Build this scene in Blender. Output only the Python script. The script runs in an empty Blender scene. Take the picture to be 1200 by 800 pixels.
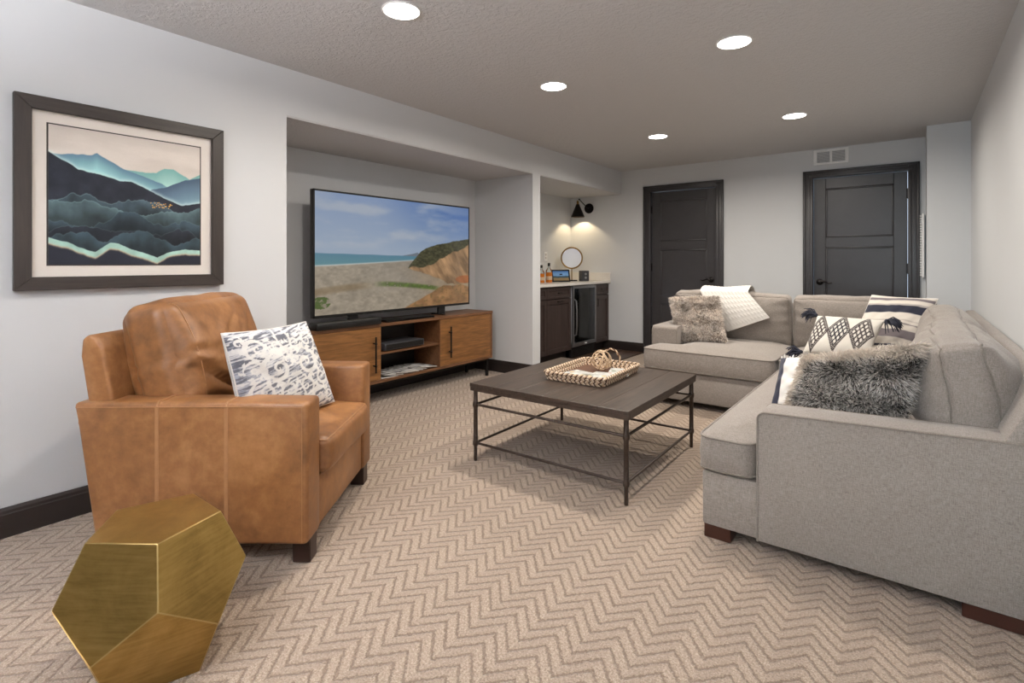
import bpy, bmesh, math, random
import numpy as np
from mathutils import Vector, Matrix

random.seed(7); RNG = np.random.default_rng(7)
SC = bpy.context.scene
COL = SC.collection

# ------------------------------------------------------------------ camera, world, lights, exposure
CAM_H, YAW = 1.1647, 0.6555
cam_d = bpy.data.cameras.new('camera'); cam = bpy.data.objects.new('camera', cam_d); COL.objects.link(cam)
cam.location = (0, 0, CAM_H); cam.rotation_euler = (math.pi/2, 0, YAW)
cam_d.sensor_width = 36.0; cam_d.lens = 612.55/1200*36; cam_d.shift_y = -(400-306.96)/1200; cam_d.clip_start = 0.02
SC.camera = cam
SC.view_settings.view_transform = 'Standard'; SC.view_settings.look = 'None'
SC.view_settings.gamma = 1.0; SC.view_settings.use_curve_mapping = False
SC.view_settings.exposure = 0.40
W = bpy.data.worlds.new('world'); SC.world = W; W.use_nodes = True
W.node_tree.nodes['Background'].inputs[0].default_value = (0.62, 0.74, 0.92, 1)
W.node_tree.nodes['Background'].inputs[1].default_value = 1.0
DOWNLIGHT_W = 14.5; DOWNLIGHT_C = (1.0, 0.92, 0.82)
FILL_W = 185.0; FILL_C = (0.97, 0.97, 1.0)
WINDOW_FILL_W = 130.0; WINDOW_FILL_C = (0.82, 0.91, 1.0)
SCONCE_W = 6.5

def area_light(name, loc, rot, sx, sy, power, color, shape='RECTANGLE', parent=None, spread=math.pi):
    d = bpy.data.lights.new(name, 'AREA'); d.shape = shape; d.size = sx
    if shape in ('RECTANGLE', 'ELLIPSE'): d.size_y = sy
    d.energy = power; d.color = color; d.spread = spread
    o = bpy.data.objects.new(name, d); COL.objects.link(o)
    o.location = loc; o.rotation_euler = rot
    if parent: o.parent = parent
    return o

# fill light outside an unseen window added behind the camera
area_light('window_fill', (-0.42, -6.18, 1.33), (math.pi/2, 0, 0), 1.3, 1.3, WINDOW_FILL_W, WINDOW_FILL_C)

# ------------------------------------------------------------------ materials
def srgb(*c):
    return tuple(((x/255)/12.92 if x/255 <= 0.04045 else ((x/255+0.055)/1.055)**2.4) for x in c)
def s2l(a):
    a = np.clip(a, 0, 1); return np.where(a <= 0.04045, a/12.92, ((a+0.055)/1.055)**2.4)

class NT:
    def __init__(s, name):
        s.m = bpy.data.materials.new(name); s.m.use_nodes = True
        s.t = s.m.node_tree; s.n = s.t.nodes; s.b = s.n['Principled BSDF']
        s.tc = s.n.new('ShaderNodeTexCoord')
    def new(s, kind, **kw):
        n = s.n.new(kind)
        for k, v in kw.items(): setattr(n, k, v)
        return n
    def link(s, a, b): s.t.links.new(a, b)
    def setin(s, node, key, v):
        if hasattr(v, 'is_output'): s.link(v, node.inputs[key])
        else: node.inputs[key].default_value = v
    def coord(s, scale=(1,1,1), which='Object', rot=(0,0,0)):
        mp = s.new('ShaderNodeMapping'); mp.inputs['Scale'].default_value = scale; mp.inputs['Rotation'].default_value = rot
        s.link(s.tc.outputs[which], mp.inputs['Vector']); return mp.outputs[0]
    def noise(s, scale, vec=None, detail=4, rough=0.55, dist=0):
        n = s.new('ShaderNodeTexNoise'); n.inputs['Scale'].default_value = scale; n.inputs['Detail'].default_value = detail
        n.inputs['Roughness'].default_value = rough; n.inputs['Distortion'].default_value = dist
        s.link(vec if vec is not None else s.tc.outputs['Object'], n.inputs['Vector']); return n.outputs['Fac']
    def ramp(s, fac, stops):
        r = s.new('ShaderNodeValToRGB'); e = r.color_ramp.elements
        while len(e) < len(stops): e.new(0.5)
        for el, (p, c) in zip(e, stops): el.position = p; el.color = (*c, 1)
        s.link(fac, r.inputs[0]); return r.outputs[0]
    def math(s, op, a, b=0.0, c=None):
        n = s.new('ShaderNodeMath', operation=op); s.setin(n, 0, a); s.setin(n, 1, b)
        if c is not None: s.setin(n, 2, c)
        return n.outputs[0]
    def mix(s, fac, a, b, mode='MIX'):
        n = s.new('ShaderNodeMix', data_type='RGBA', blend_type=mode)
        s.setin(n, 0, fac); s.setin(n, 6, a if hasattr(a, 'is_output') else (*a, 1)); s.setin(n, 7, b if hasattr(b, 'is_output') else (*b, 1))
        return n.outputs[2]
    def bump(s, height, strength=0.3, dist=0.002, prev=None):
        n = s.new('ShaderNodeBump'); n.inputs['Strength'].default_value = strength; n.inputs['Distance'].default_value = dist
        s.link(height, n.inputs['Height'])
        if prev is not None: s.link(prev, n.inputs['Normal'])
        s.link(n.outputs[0], s.b.inputs['Normal']); return n.outputs[0]
    def set(s, **kw):
        names = dict(color='Base Color', rough='Roughness', metal='Metallic', spec='Specular IOR Level', sheen='Sheen Weight', coat='Coat Weight',
                     trans='Transmission Weight', ior='IOR', em='Emission Color', ems='Emission Strength', coatr='Coat Roughness', alpha='Alpha')
        for k, v in kw.items():
            if isinstance(v, tuple) and len(v) == 3: v = (*v, 1)
            s.setin(s.b, names[k], v)
        return s.m

def plain(name, col, rough=0.5, metal=0.0, var=0.06, scale=30, bump=0.0, bscale=200, spec=0.5, coat=0.0):
    t = NT(name)
    f = t.noise(scale, detail=3)
    a = tuple(c*(1-var) for c in col); b = tuple(min(1, c*(1+var)) for c in col)
    t.set(color=t.ramp(f, [(0.3, a), (0.7, b)]), rough=rough, metal=metal, spec=spec, coat=coat)
    if bump: t.bump(t.noise(bscale, detail=4), bump, 0.002)
    return t.m

def wood(name, dark, light, axis='y', rough=0.45, grain=1.0, bump=0.15, coat=0.0, scale=1.0):
    t = NT(name)
    sc = {'x': (1.5, 22, 22), 'y': (22, 1.5, 22), 'z': (22, 22, 1.5)}[axis]
    v = t.coord(tuple(x*scale for x in sc))
    oi = t.new('ShaderNodeObjectInfo')
    va = t.new('ShaderNodeVectorMath', operation='MULTIPLY_ADD'); t.link(oi.outputs['Random'], va.inputs[0]); va.inputs[1].default_value = (13, 7, 5)
    t.link(v, va.inputs[2])
    f1 = t.noise(1.6, va.outputs[0], 8, 0.62, 1.3*grain)
    f2 = t.noise(7.0, va.outputs[0], 5, 0.6)
    f = t.math('ADD', t.math('MULTIPLY', f1, 0.72), t.math('MULTIPLY', f2, 0.28))
    mid = tuple((a+b)/2 for a, b in zip(dark, light))
    t.set(color=t.ramp(f, [(0.33, dark), (0.5, mid), (0.66, light)]), rough=rough, coat=coat)
    t.bump(f, bump, 0.001)
    return t.m

def fabric(name, a, b, scale=900, var=8, rough=0.9, bump=0.35, sheen=0.25):
    t = NT(name)
    ws = [t.noise(scale*0.42, t.coord(c), 2, 0.55) for c in ((0.14, 1, 1), (1, 0.14, 1), (1, 1, 0.14))]
    wv = t.math('MULTIPLY', t.math('ADD', t.math('ADD', ws[0], ws[1]), ws[2]), 0.3333)
    big = t.noise(var, None, 3)
    f = t.math('ADD', t.math('MULTIPLY', wv, 0.94), t.math('MULTIPLY', big, 0.06))
    t.set(color=t.ramp(f, [(0.38, a), (0.62, b)]), rough=rough, sheen=sheen)
    t.bump(wv, bump, 0.0015)
    return t.m

def vcol(name, rough=0.8, emis=0.0, bump=0.0, bscale=600, sheen=0.0, spec=0.3):
    t = NT(name)
    at = t.new('ShaderNodeAttribute', attribute_name='paint')
    if emis:
        t.set(color=(0.01, 0.01, 0.01), em=at.outputs['Color'], ems=emis, rough=rough, spec=spec)
    else:
        f = t.noise(bscale, None, 3)
        t.set(color=t.mix(1.0, at.outputs['Color'], t.ramp(f, [(0.3, (0.88, 0.88, 0.88)), (0.7, (1, 1, 1))]), 'MULTIPLY'), rough=rough, sheen=sheen, spec=spec)
        if bump: t.bump(f, bump, 0.002)
    return t.m

def wall_paint(name, col):
    t = NT(name)
    f = t.noise(2.0, None, 3)
    t.set(color=t.ramp(f, [(0.3, tuple(c*0.985 for c in col)), (0.7, col)]), rough=0.62, spec=0.3)
    t.bump(t.noise(160, None, 3), 0.06, 0.001)
    return t.m

M = {}
M['wall'] = wall_paint('pale_grey_paint', srgb(212, 214, 216))
M['wall_right'] = M['wall']
def ceiling_mat():
    t = NT('textured_ceiling')
    n1 = t.noise(38, None, 5, 0.6, 0.4)
    n2 = t.noise(110, None, 4, 0.6)
    h = t.math('ADD', t.math('MULTIPLY', t.ramp(n1, [(0.42, (0, 0, 0)), (0.6, (1, 1, 1))]), 0.75), t.math('MULTIPLY', n2, 0.35))
    t.set(color=srgb(205, 205, 206), rough=0.85, spec=0.15)
    t.bump(h, 0.6, 0.006)
    return t.m
M['ceiling'] = ceiling_mat()

def carpet_mat():
    t = NT('chevron_carpet')
    sx = t.new('ShaderNodeSeparateXYZ'); 
    wob = t.new('ShaderNodeVectorMath', operation='ADD')
    nz = t.new('ShaderNodeTexNoise'); nz.inputs['Scale'].default_value = 85; nz.inputs['Detail'].default_value = 2
    t.link(t.tc.outputs['Object'], nz.inputs['Vector'])
    sub = t.new('ShaderNodeVectorMath', operation='MULTIPLY_ADD'); t.link(nz.outputs['Color'], sub.inputs[0])
    sub.inputs[1].default_value = (0.017, 0.017, 0); sub.inputs[2].default_value = (-0.0085, -0.0085, 0)
    t.link(t.tc.outputs['Object'], wob.inputs[0]); t.link(sub.outputs[0], wob.inputs[1])
    t.link(wob.outputs[0], sx.inputs[0])
    per, amp, row = 0.158, 0.088, 0.0545
    # triangle wave in x, peaks at x = -0.094 + k*per
    tri = t.math('PINGPONG', t.math('ADD', sx.outputs['X'], 0.094+40*per), per/2)
    yy = t.math('ADD', sx.outputs['Y'], t.math('MULTIPLY', tri, amp/(per/2)))
    ph = t.math('DIVIDE', t.math('ADD', yy, 20.0-2.03), row)
    fr = t.math('FRACT', ph)
    d = t.math('ABSOLUTE', t.math('SUBTRACT', fr, 0.5))           # 0.5 at the line
    line = t.new('ShaderNodeMapRange', interpolation_type='SMOOTHSTEP')
    line.inputs['From Min'].default_value = 0.29; line.inputs['From Max'].default_value = 0.475
    t.link(d, line.inputs['Value'])
    # dashed: the steep arm of a zigzag carries a broader line
    pile = t.noise(240, None, 3, 0.75); pile2 = t.noise(130, None, 3, 0.6); big = t.noise(1.3, None, 3)
    base = t.ramp(t.math('ADD', t.math('MULTIPLY', pile, 0.6), t.math('MULTIPLY', pile2, 0.4)),
                  [(0.38, srgb(124, 106, 91)), (0.5, srgb(168, 150, 133)), (0.62, srgb(204, 187, 170))])
    base = t.mix(t.math('MULTIPLY', big, 0.25), base, srgb(176, 158, 142))
    dark = t.ramp(pile, [(0.35, srgb(100, 84, 71)), (0.65, srgb(130, 112, 97))])
    # fine row of loops inside every band
    fr2 = t.math('ABSOLUTE', t.math('SUBTRACT', t.math('FRACT', t.math('MULTIPLY', ph, 4.0)), 0.5))
    side = t.math('FRACT', t.math('DIVIDE', t.math('ADD', sx.outputs['X'], 0.094+40*per), per))
    arm = t.math('GREATER_THAN', side, 0.5)
    base = t.mix(t.math('MULTIPLY', arm, 0.22), base, srgb(136, 120, 108))  # pile-lean shading painted into one arm of each zigzag
    col = t.mix(t.math('MULTIPLY', line.outputs[0], 0.72), base, dark)
    t.set(color=col, rough=0.95, sheen=0.2, spec=0.1)
    h = t.math('SUBTRACT', t.math('ADD', t.math('MULTIPLY', pile, 0.5), t.math('MULTIPLY', pile2, 0.5)), t.math('MULTIPLY', line.outputs[0], 0.9))
    h = t.math('ADD', h, t.math('MULTIPLY', fr2, 0.25))
    t.bump(h, 0.7, 0.006)
    return t.m
M['carpet'] = carpet_mat()
M['base'] = plain('espresso_trim_paint', srgb(42, 35, 33), 0.38, var=0.1, scale=12)
M['door'] = plain('charcoal_door_paint', srgb(60, 58, 60), 0.36, var=0.05, scale=8, bump=0.04, bscale=90)
M['bronze'] = plain('dark_bronze', srgb(38, 34, 34), 0.35, 0.7)
M['ventgrey'] = plain('vent_grey', srgb(168, 169, 172), 0.5)
M['white'] = plain('white_enamel', srgb(240, 240, 240), 0.4, var=0.02)
M['floorwood'] = wood('dark_floor_wood', srgb(52, 38, 30), srgb(92, 70, 55), 'y', 0.35)
M['cab'] = wood('espresso_cabinet_wood', srgb(48, 38, 36), srgb(72, 58, 54), 'z', 0.42, bump=0.08)
M['counter'] = plain('white_quartz', srgb(226, 222, 216), 0.22, var=0.04, scale=9)
M['steel'] = plain('brushed_steel', srgb(150, 150, 152), 0.32, 0.9)
M['black'] = plain('black_plastic', srgb(20, 20, 21), 0.35)
M['blackgloss'] = plain('black_gloss', srgb(12, 12, 13), 0.08)
M['greybox'] = plain('dark_grey_plastic', srgb(58, 58, 62), 0.4)
M['tvwood'] = wood('warm_walnut', srgb(94, 62, 30), srgb(154, 106, 60), 'y', 0.42, grain=1.4)
M['tvwood_dark'] = wood('walnut_carcass', srgb(84, 54, 32), srgb(126, 86, 56), 'y', 0.45)
M['tvmetal'] = plain('black_iron', srgb(30, 28, 28), 0.45, 0.5)
M['tablewood'] = wood('dark_weathered_wood', srgb(46, 38, 33), srgb(80, 67, 58), 'y', 0.4, grain=0.8, bump=0.12)
M['tableiron'] = plain('burnished_iron', srgb(84, 74, 68), 0.4, 0.75, var=0.2, scale=60)
M['linen'] = fabric('greige_linen', srgb(120, 112, 105), srgb(163, 154, 146))
M['piping'] = fabric('greige_piping', srgb(112, 104, 96), srgb(146, 137, 128))
M['footwood'] = plain('mahogany_stain', srgb(62, 32, 22), 0.35, var=0.15, scale=20)
M['chairfoot'] = plain('espresso_stain', srgb(46, 28, 22), 0.35, var=0.15, scale=20)
def leather_mat():
    t = NT('caramel_leather')
    a = t.noise(3.5, None, 5, 0.6, 0.6); b = t.noise(22, None, 5, 0.65)
    f = t.math('ADD', t.math('MULTIPLY', a, 0.6), t.math('MULTIPLY', b, 0.4))
    t.set(color=t.ramp(f, [(0.32, srgb(106, 70, 40)), (0.5, srgb(140, 95, 56)), (0.68, srgb(170, 122, 78))]), rough=t.math('ADD', 0.30, t.math('MULTIPLY', b, 0.25)), spec=0.5)
    g = t.bump(t.noise(260, None, 3), 0.12, 0.0012)
    t.bump(t.noise(9, None, 4), 0.12, 0.01, g)
    return t.m
M['leather'] = leather_mat()
M['leatherseam'] = plain('leather_seam', srgb(160, 116, 78), 0.5, var=0.08)
def brass_mat():
    t = NT('aged_brass')
    a = t.noise(5, None, 6, 0.65, 0.8); v = t.coord((1, 1, 14)); b = t.noise(9, v, 5, 0.6)
    f = t.math('ADD', t.math('MULTIPLY', a, 0.65), t.math('MULTIPLY', b, 0.35))
    t.set(color=t.ramp(f, [(0.3, srgb(128, 104, 56)), (0.5, srgb(168, 137, 76)), (0.7, srgb(194, 162, 96))]), metal=0.85, rough=t.math('ADD', 0.22, t.math('MULTIPLY', a, 0.16)))
    t.bump(a, 0.04, 0.002)
    return t.m
M['brass'] = brass_mat()
def brass2_mat():
    t = NT('aged_brass_dark_face')
    a = t.noise(5, None, 6, 0.65, 0.8)
    t.set(color=t.ramp(a, [(0.3, srgb(96, 92, 68)), (0.7, srgb(134, 128, 96))]), metal=0.85, rough=0.4)
    return t.m
M['brassedge'] = plain('polished_brass_edge', srgb(190, 166, 110), 0.3, 0.9)
M['gold'] = plain('antique_gold', srgb(150, 118, 66), 0.35, 0.8)
M['mirror'] = plain('mirror_silver', (0.9, 0.9, 0.9), 0.02, 1.0, var=0.0)
M['framewood'] = wood('dark_frame_wood', srgb(44, 38, 35), srgb(66, 58, 53), 'y', 0.45)
M['framewood_z'] = wood('dark_frame_wood_upright', srgb(44, 38, 35), srgb(62, 54, 49), 'z', 0.45)
M['mat'] = plain('warm_white_mat_board', srgb(224, 217, 209), 0.8, var=0.01)
M['paint'] = vcol('printed_paper', 0.6)
M['screen'] = vcol('lit_screen', 0.12, emis=0.52, spec=0.5)
M['clothpaint'] = vcol('printed_cloth', 0.9, bump=0.3, bscale=450, sheen=0.2)
M['fur'] = vcol('faux_fur', 0.85, spec=0.2)
M['furbase'] = plain('fur_backing', srgb(150, 138, 126), 0.95)
M['knit'] = plain('white_knit', srgb(232, 228, 222), 0.95, var=0.05, scale=120, bump=0.4, bscale=320)
M['navy'] = plain('navy_yarn', srgb(44, 46, 60), 0.9, var=0.25, scale=80, bump=0.4, bscale=300)
M['whitecloth'] = plain('white_cotton', srgb(228, 224, 218), 0.9, var=0.04, scale=50, bump=0.2)
M['straw'] = plain('pale_straw', srgb(200, 174, 144), 0.7, var=0.2, scale=90)
M['strawbrown'] = plain('brown_straw', srgb(92, 62, 44), 0.7, var=0.25, scale=90)
M['whitestraw'] = plain('bleached_straw', srgb(222, 204, 182), 0.7, var=0.2, scale=90)
M['paper'] = plain('magazine_paper', srgb(200, 196, 190), 0.6, var=0.08)
M['amber'] = None
def glass(name, col, rough=0.02, trans=1.0):
    t = NT(name); t.set(color=col, rough=rough, trans=trans, ior=1.45); return t.m
M['amber'] = glass('amber_glass', srgb(208, 118, 36), trans=0.15, rough=0.2)
def pane(name, col=(0.9, 0.95, 0.95), a=0.3):
    t = NT(name); tr = t.new('ShaderNodeBsdfTransparent'); tr.inputs[0].default_value = (*col, 1)
    gl = t.new('ShaderNodeBsdfGlossy'); gl.inputs['Roughness'].default_value = 0.03
    fr = t.new('ShaderNodeFresnel'); fr.inputs[0].default_value = 1.5
    mx = t.new('ShaderNodeMixShader'); t.link(fr.outputs[0], mx.inputs[0]); t.link(tr.outputs[0], mx.inputs[1]); t.link(gl.outputs[0], mx.inputs[2])
    t.link(mx.outputs[0], t.n['Material Output'].inputs[0]); return t.m
M['pane'] = pane('clear_pane'); M['smoke'] = pane('smoked_pane', (0.8, 0.83, 0.84))
def emit(name, col, s):
    t = NT(name); t.set(color=(0.8, 0.8, 0.8), em=col, ems=s); return t.m
M['lens'] = emit('lit_lens', (1.0, 0.95, 0.87), 8.0)
M['led'] = emit('blue_led', (0.6, 0.65, 1.0), 8.0)
M['bulb'] = emit('warm_bulb', (1.0, 0.75, 0.45), 20.0)

# ------------------------------------------------------------------ mesh helpers
class MB:
    def __init__(s): s.v = []; s.f = []; s.m = []
    def add(s, v, f, mi=0):
        o = len(s.v); s.v += [tuple(p) for p in v]; s.f += [tuple(i+o for i in q) for q in f]; s.m += [mi]*len(f); return s
    def box(s, x0, x1, y0, y1, z0, z1, mi=0):
        v = [(x0,y0,z0),(x1,y0,z0),(x1,y1,z0),(x0,y1,z0),(x0,y0,z1),(x1,y0,z1),(x1,y1,z1),(x0,y1,z1)]
        return s.add(v, [(0,3,2,1),(4,5,6,7),(0,1,5,4),(1,2,6,5),(2,3,7,6),(3,0,4,7)], mi)
    def rbox(s, x0, x1, y0, y1, z0, z1, r=0.01, seg=2, mi=0):
        b = bmesh.new(); bmesh.ops.create_cube(b, size=1.0)
        for v in b.verts: v.co = ((x0+x1)/2+v.co.x*(x1-x0), (y0+y1)/2+v.co.y*(y1-y0), (z0+z1)/2+v.co.z*(z1-z0))
        bmesh.ops.bevel(b, geom=list(b.edges), offset=r, segments=seg, profile=0.5, affect='EDGES', clamp_overlap=True)
        return s.frombm(b, mi)
    def frombm(s, b, mi=0):
        b.verts.index_update()
        s.add([v.co[:] for v in b.verts], [[v.index for v in f.verts] for f in b.faces], mi); b.free(); return s
    def prism(s, pts, axis, a0, a1, r=0.0, seg=2, mi=0):
        """polygon pts (2-D) extruded along axis 'x','y','z' from a0 to a1"""
        def mk(p, a):
            return {'x': (a, p[0], p[1]), 'y': (p[0], a, p[1]), 'z': (p[0], p[1], a)}[axis]
        b = bmesh.new(); n = len(pts)
        A = [b.verts.new(mk(p, a0)) for p in pts]; B = [b.verts.new(mk(p, a1)) for p in pts]
        b.faces.new(A); b.faces.new(B[::-1])
        for i in range(n): b.faces.new((A[i], B[i], B[(i+1)%n], A[(i+1)%n]))
        bmesh.ops.recalc_face_normals(b, faces=b.faces)
        if r: bmesh.ops.bevel(b, geom=list(b.edges), offset=r, segments=seg, profile=0.5, affect='EDGES', clamp_overlap=True)
        return s.frombm(b, mi)
    def tube(s, pts, r, n=8, closed=False, cap=True, mi=0):
        P = [Vector(p) for p in pts]; m = len(P)
        rs = r if hasattr(r, '__len__') else [r]*m
        T = []
        for i in range(m):
            a = P[(i-1) % m] if (closed or i > 0) else P[i]; c = P[(i+1) % m] if (closed or i < m-1) else P[i]
            t = (c-a); T.append(t.normalized() if t.length > 1e-9 else Vector((0,0,1)))
        up = Vector((0,0,1)) if abs(T[0].z) < 0.9 else Vector((1,0,0))
        N = (up - T[0]*up.dot(T[0])).normalized(); vs = []; fs = []
        for i in range(m):
            N = (N - T[i]*N.dot(T[i]))
            N = N.normalized() if N.length > 1e-6 else T[i].orthogonal().normalized()
            Bn = T[i].cross(N)
            for k in range(n):
                a = 2*math.pi*k/n; vs.append(P[i]+(N*math.cos(a)+Bn*math.sin(a))*rs[i])
        for i in range(m if closed else m-1):
            j = (i+1) % m
            for k in range(n): fs.append((i*n+k, i*n+(k+1)%n, j*n+(k+1)%n, j*n+k))
        if not closed and cap:
            fs.append(tuple(range(n))[::-1]); fs.append(tuple((m-1)*n+k for k in range(n)))
        return s.add(vs, fs, mi)
    def lathe(s, prof, n=24, c=(0,0,0), mi=0, mat=None):
        vs = []; fs = []; m = len(prof)
        for (r, z) in prof:
            for k in range(n):
                a = 2*math.pi*k/n; p = Vector((r*math.cos(a), r*math.sin(a), z))
                if mat: p = mat @ p
                vs.append((p[0]+c[0], p[1]+c[1], p[2]+c[2]))
        for i in range(m-1):
            for k in range(n): fs.append((i*n+k, i*n+(k+1)%n, (i+1)*n+(k+1)%n, (i+1)*n+k))
        if prof[0][0] > 1e-5: fs.append(tuple(range(n))[::-1])
        if prof[-1][0] > 1e-5: fs.append(tuple((m-1)*n+k for k in range(n)))
        return s.add(vs, fs, mi)
    def xf(s, mat):
        s.v = [tuple(mat @ Vector(p)) for p in s.v]; return s
    def build(s, name, mat, parent=None, smooth=35, loc=None, kind=None, label=None):
        me = bpy.data.meshes.new(name); me.from_pydata(s.v, [], s.f)
        for m in (mat if isinstance(mat, (list, tuple)) else [mat]): me.materials.append(m)
        if any(s.m): me.polygons.foreach_set('material_index', s.m)
        me.update()
        if smooth:
            me.polygons.foreach_set('use_smooth', [True]*len(me.polygons)); me.set_sharp_from_angle(angle=math.radians(smooth))
        o = bpy.data.objects.new(name, me); COL.objects.link(o)
        if parent: o.parent = parent
        if loc: o.location = loc
        if kind: o['kind'] = kind
        if label: o['label'] = label
        return o

def thing(name, label, cat, loc=(0,0,0), rz=0.0, group=None):
    o = bpy.data.objects.new(name, None); COL.objects.link(o); o.location = loc; o.rotation_euler = (0, 0, rz)
    o['label'] = label; o['category'] = cat; o.empty_display_size = 0.1
    if group: o['group'] = group
    return o
def tag(o, label, cat, group=None):
    o['label'] = label; o['category'] = cat
    if group: o['group'] = group
    return o
def struct(o, label=None):
    o['kind'] = 'structure'
    if label: o['label'] = label
    return o
def copy_tree(o, parent=None):
    c = o.copy(); COL.objects.link(c)
    if parent: c.parent = parent
    for ch in list(o.children): copy_tree(ch, c)
    return c
def link_paint(me, cols):
    a = me.color_attributes.new('paint', 'FLOAT_COLOR', 'POINT')
    c4 = np.ones((len(cols), 4), np.float32); c4[:, :3] = cols; a.data.foreach_set('color', c4.ravel())
def mesh_np(name, V, F, mat, parent=None, smooth=True, cols=None, kind=None):
    me = bpy.data.meshes.new(name); V = np.asarray(V, np.float32); F = np.asarray(F, np.int32)
    k = F.shape[1]; nf = len(F)
    me.vertices.add(len(V)); me.vertices.foreach_set('co', V.ravel())
    me.loops.add(nf*k); me.loops.foreach_set('vertex_index', F.ravel())
    me.polygons.add(nf); me.polygons.foreach_set('loop_start', np.arange(0, nf*k, k, dtype=np.int32))
    try: me.polygons.foreach_set('loop_total', np.full(nf, k, np.int32))
    except Exception: pass
    me.update(calc_edges=True); me.validate()
    if smooth: me.polygons.foreach_set('use_smooth', [True]*len(me.polygons))
    if cols is not None: link_paint(me, cols)
    me.materials.append(mat); o = bpy.data.objects.new(name, me); COL.objects.link(o)
    if parent: o.parent = parent
    if kind: o['kind'] = kind
    return o
def grid_faces(n, m):
    i, j = np.meshgrid(np.arange(n-1), np.arange(m-1), indexing='ij')
    a = (i*m+j).ravel(); return np.stack([a, a+m, a+m+1, a+1], 1)

# value noise for the prints
def vnoise(x, y, seed=0):
    r = np.random.default_rng(seed).random((64, 64)); xi = np.floor(x).astype(int); yi = np.floor(y).astype(int)
    fx = x-xi; fy = y-yi; fx = fx*fx*(3-2*fx); fy = fy*fy*(3-2*fy)
    g = lambda a, b: r[a % 64, b % 64]
    return (g(xi,yi)*(1-fx)+g(xi+1,yi)*fx)*(1-fy)+(g(xi,yi+1)*(1-fx)+g(xi+1,yi+1)*fx)*fy
def fbm(x, y, seed=0, o=5):
    s = 0; a = 0.5; t = 0
    for k in range(o): s = s+a*vnoise(x*2**k, y*2**k, seed+k); t += a; a *= 0.5
    return s/t
def sst(a, b, x): 
    t = np.clip((x-a)/(b-a), 0, 1); return t*t*(3-2*t)
def lay(c, mask, col): 
    return c*(1-mask[..., None])+np.asarray(col)*mask[..., None] if np.ndim(col) == 1 else c*(1-mask[..., None])+col*mask[..., None]
C8 = lambda *c: np.array(c)/255.0

# print on a rectangle in the plane x = const, facing +x (u along +y, v along +z)
def print_x(name, x, y0, y1, z0, z1, nu, nv, painter, mat, parent):
    u, v = np.meshgrid(np.linspace(0, 1, nu), np.linspace(0, 1, nv), indexing='ij')
    V = np.stack([np.full_like(u, x), y0+(y1-y0)*u, z0+(z1-z0)*v], -1).reshape(-1, 3)
    return mesh_np(name, V, grid_faces(nu, nv), mat, parent, True, s2l(painter(u, v).reshape(-1, 3)))

# rounded, puffed cushion ----------------------------------------------------
def cushion_fn(hx, hy, hz, r, bx, by, bz, wr=0.0, seed=0, pinch=0.0, puck=0.0):
    ph = np.random.default_rng(seed).random(12)*6.28
    H = np.array([hx, hy, hz])
    def F(P):
        P = np.asarray(P, float); q = P*H
        core = np.clip(q, -(H-r), H-r); d = q-core; L = np.linalg.norm(d, axis=-1, keepdims=True); L[L < 1e-9] = 1
        o = core+d/L*r
        x, y, z = P[..., 0], P[..., 1], P[..., 2]
        o[..., 0] += np.sign(x)*np.abs(x)*bx*(1-y**6)*(1-z*z)
        o[..., 1] += np.sign(y)*np.abs(y)*by*(1-x*x)*(1-z*z)
        o[..., 2] += np.sign(z)*np.abs(z)*bz*(1-np.abs(x)**2.5)*(1-np.abs(y)**2.5)
        if pinch:
            o[..., 0] *= 1-pinch*(1-y*y)*np.abs(z)**0; o[..., 1] *= 1-pinch*(1-x*x)
        if puck:
            e = np.exp(-(1-np.maximum(np.abs(y), np.abs(z)))/.16)*(1-np.exp(-(1-np.maximum(np.abs(y), np.abs(z)))/.03)*.8)
            o[..., 0] += np.sign(x)*np.abs(x)**2*puck*e*(np.sin(19*y*hy/.25+ph[6]+2*np.sin(6*z+ph[8]))*(np.abs(z) > np.abs(y))+np.sin(19*z*hz/.25+ph[7]+2*np.sin(5*y+ph[9]))*(np.abs(y) >= np.abs(z)))
        if wr:
            a, b, c = o[..., 0], o[..., 1], o[..., 2]
            w = np.sin(9*a+4*b+ph[0])*np.sin(7*c-5*a+ph[1])+0.6*np.sin(17*b+6*c+ph[2])*np.sin(13*a+ph[3])+0.35*np.sin(31*(a+b)+ph[4])*np.sin(27*c+9*b+ph[5])
            o = o*(1+0)+np.stack([w*wr*np.sign(x)*np.abs(x)**3, w*wr*np.sign(y)*np.abs(y)**3, w*wr*np.sign(z)*np.abs(z)**3], -1)
        return o
    return F
def cube_grid(n):
    t = np.linspace(-1, 1, n); t = np.sign(t)*(1-(1-np.abs(t))**1.5)
    a, b = np.meshgrid(t, t, indexing='ij'); V = []; Fs = []; off = 0; o = np.ones_like(a)
    for s in (1, -1):
        for ax in range(3):
            comp = [None]*3; comp[ax] = o*s; comp[(ax+1) % 3] = a if s > 0 else b; comp[(ax+2) % 3] = b if s > 0 else a
            V.append(np.stack(comp, -1).reshape(-1, 3)); Fs.append(grid_faces(n, n)+off); off += n*n
    V = np.concatenate(V); Fs = np.concatenate(Fs)
    key = np.round(V*1e5).astype(np.int64); _, first, inv = np.unique(key, axis=0, return_index=True, return_inverse=True)
    inv = inv.reshape(-1)
    return V[first], inv[Fs]
CG = {}
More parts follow.
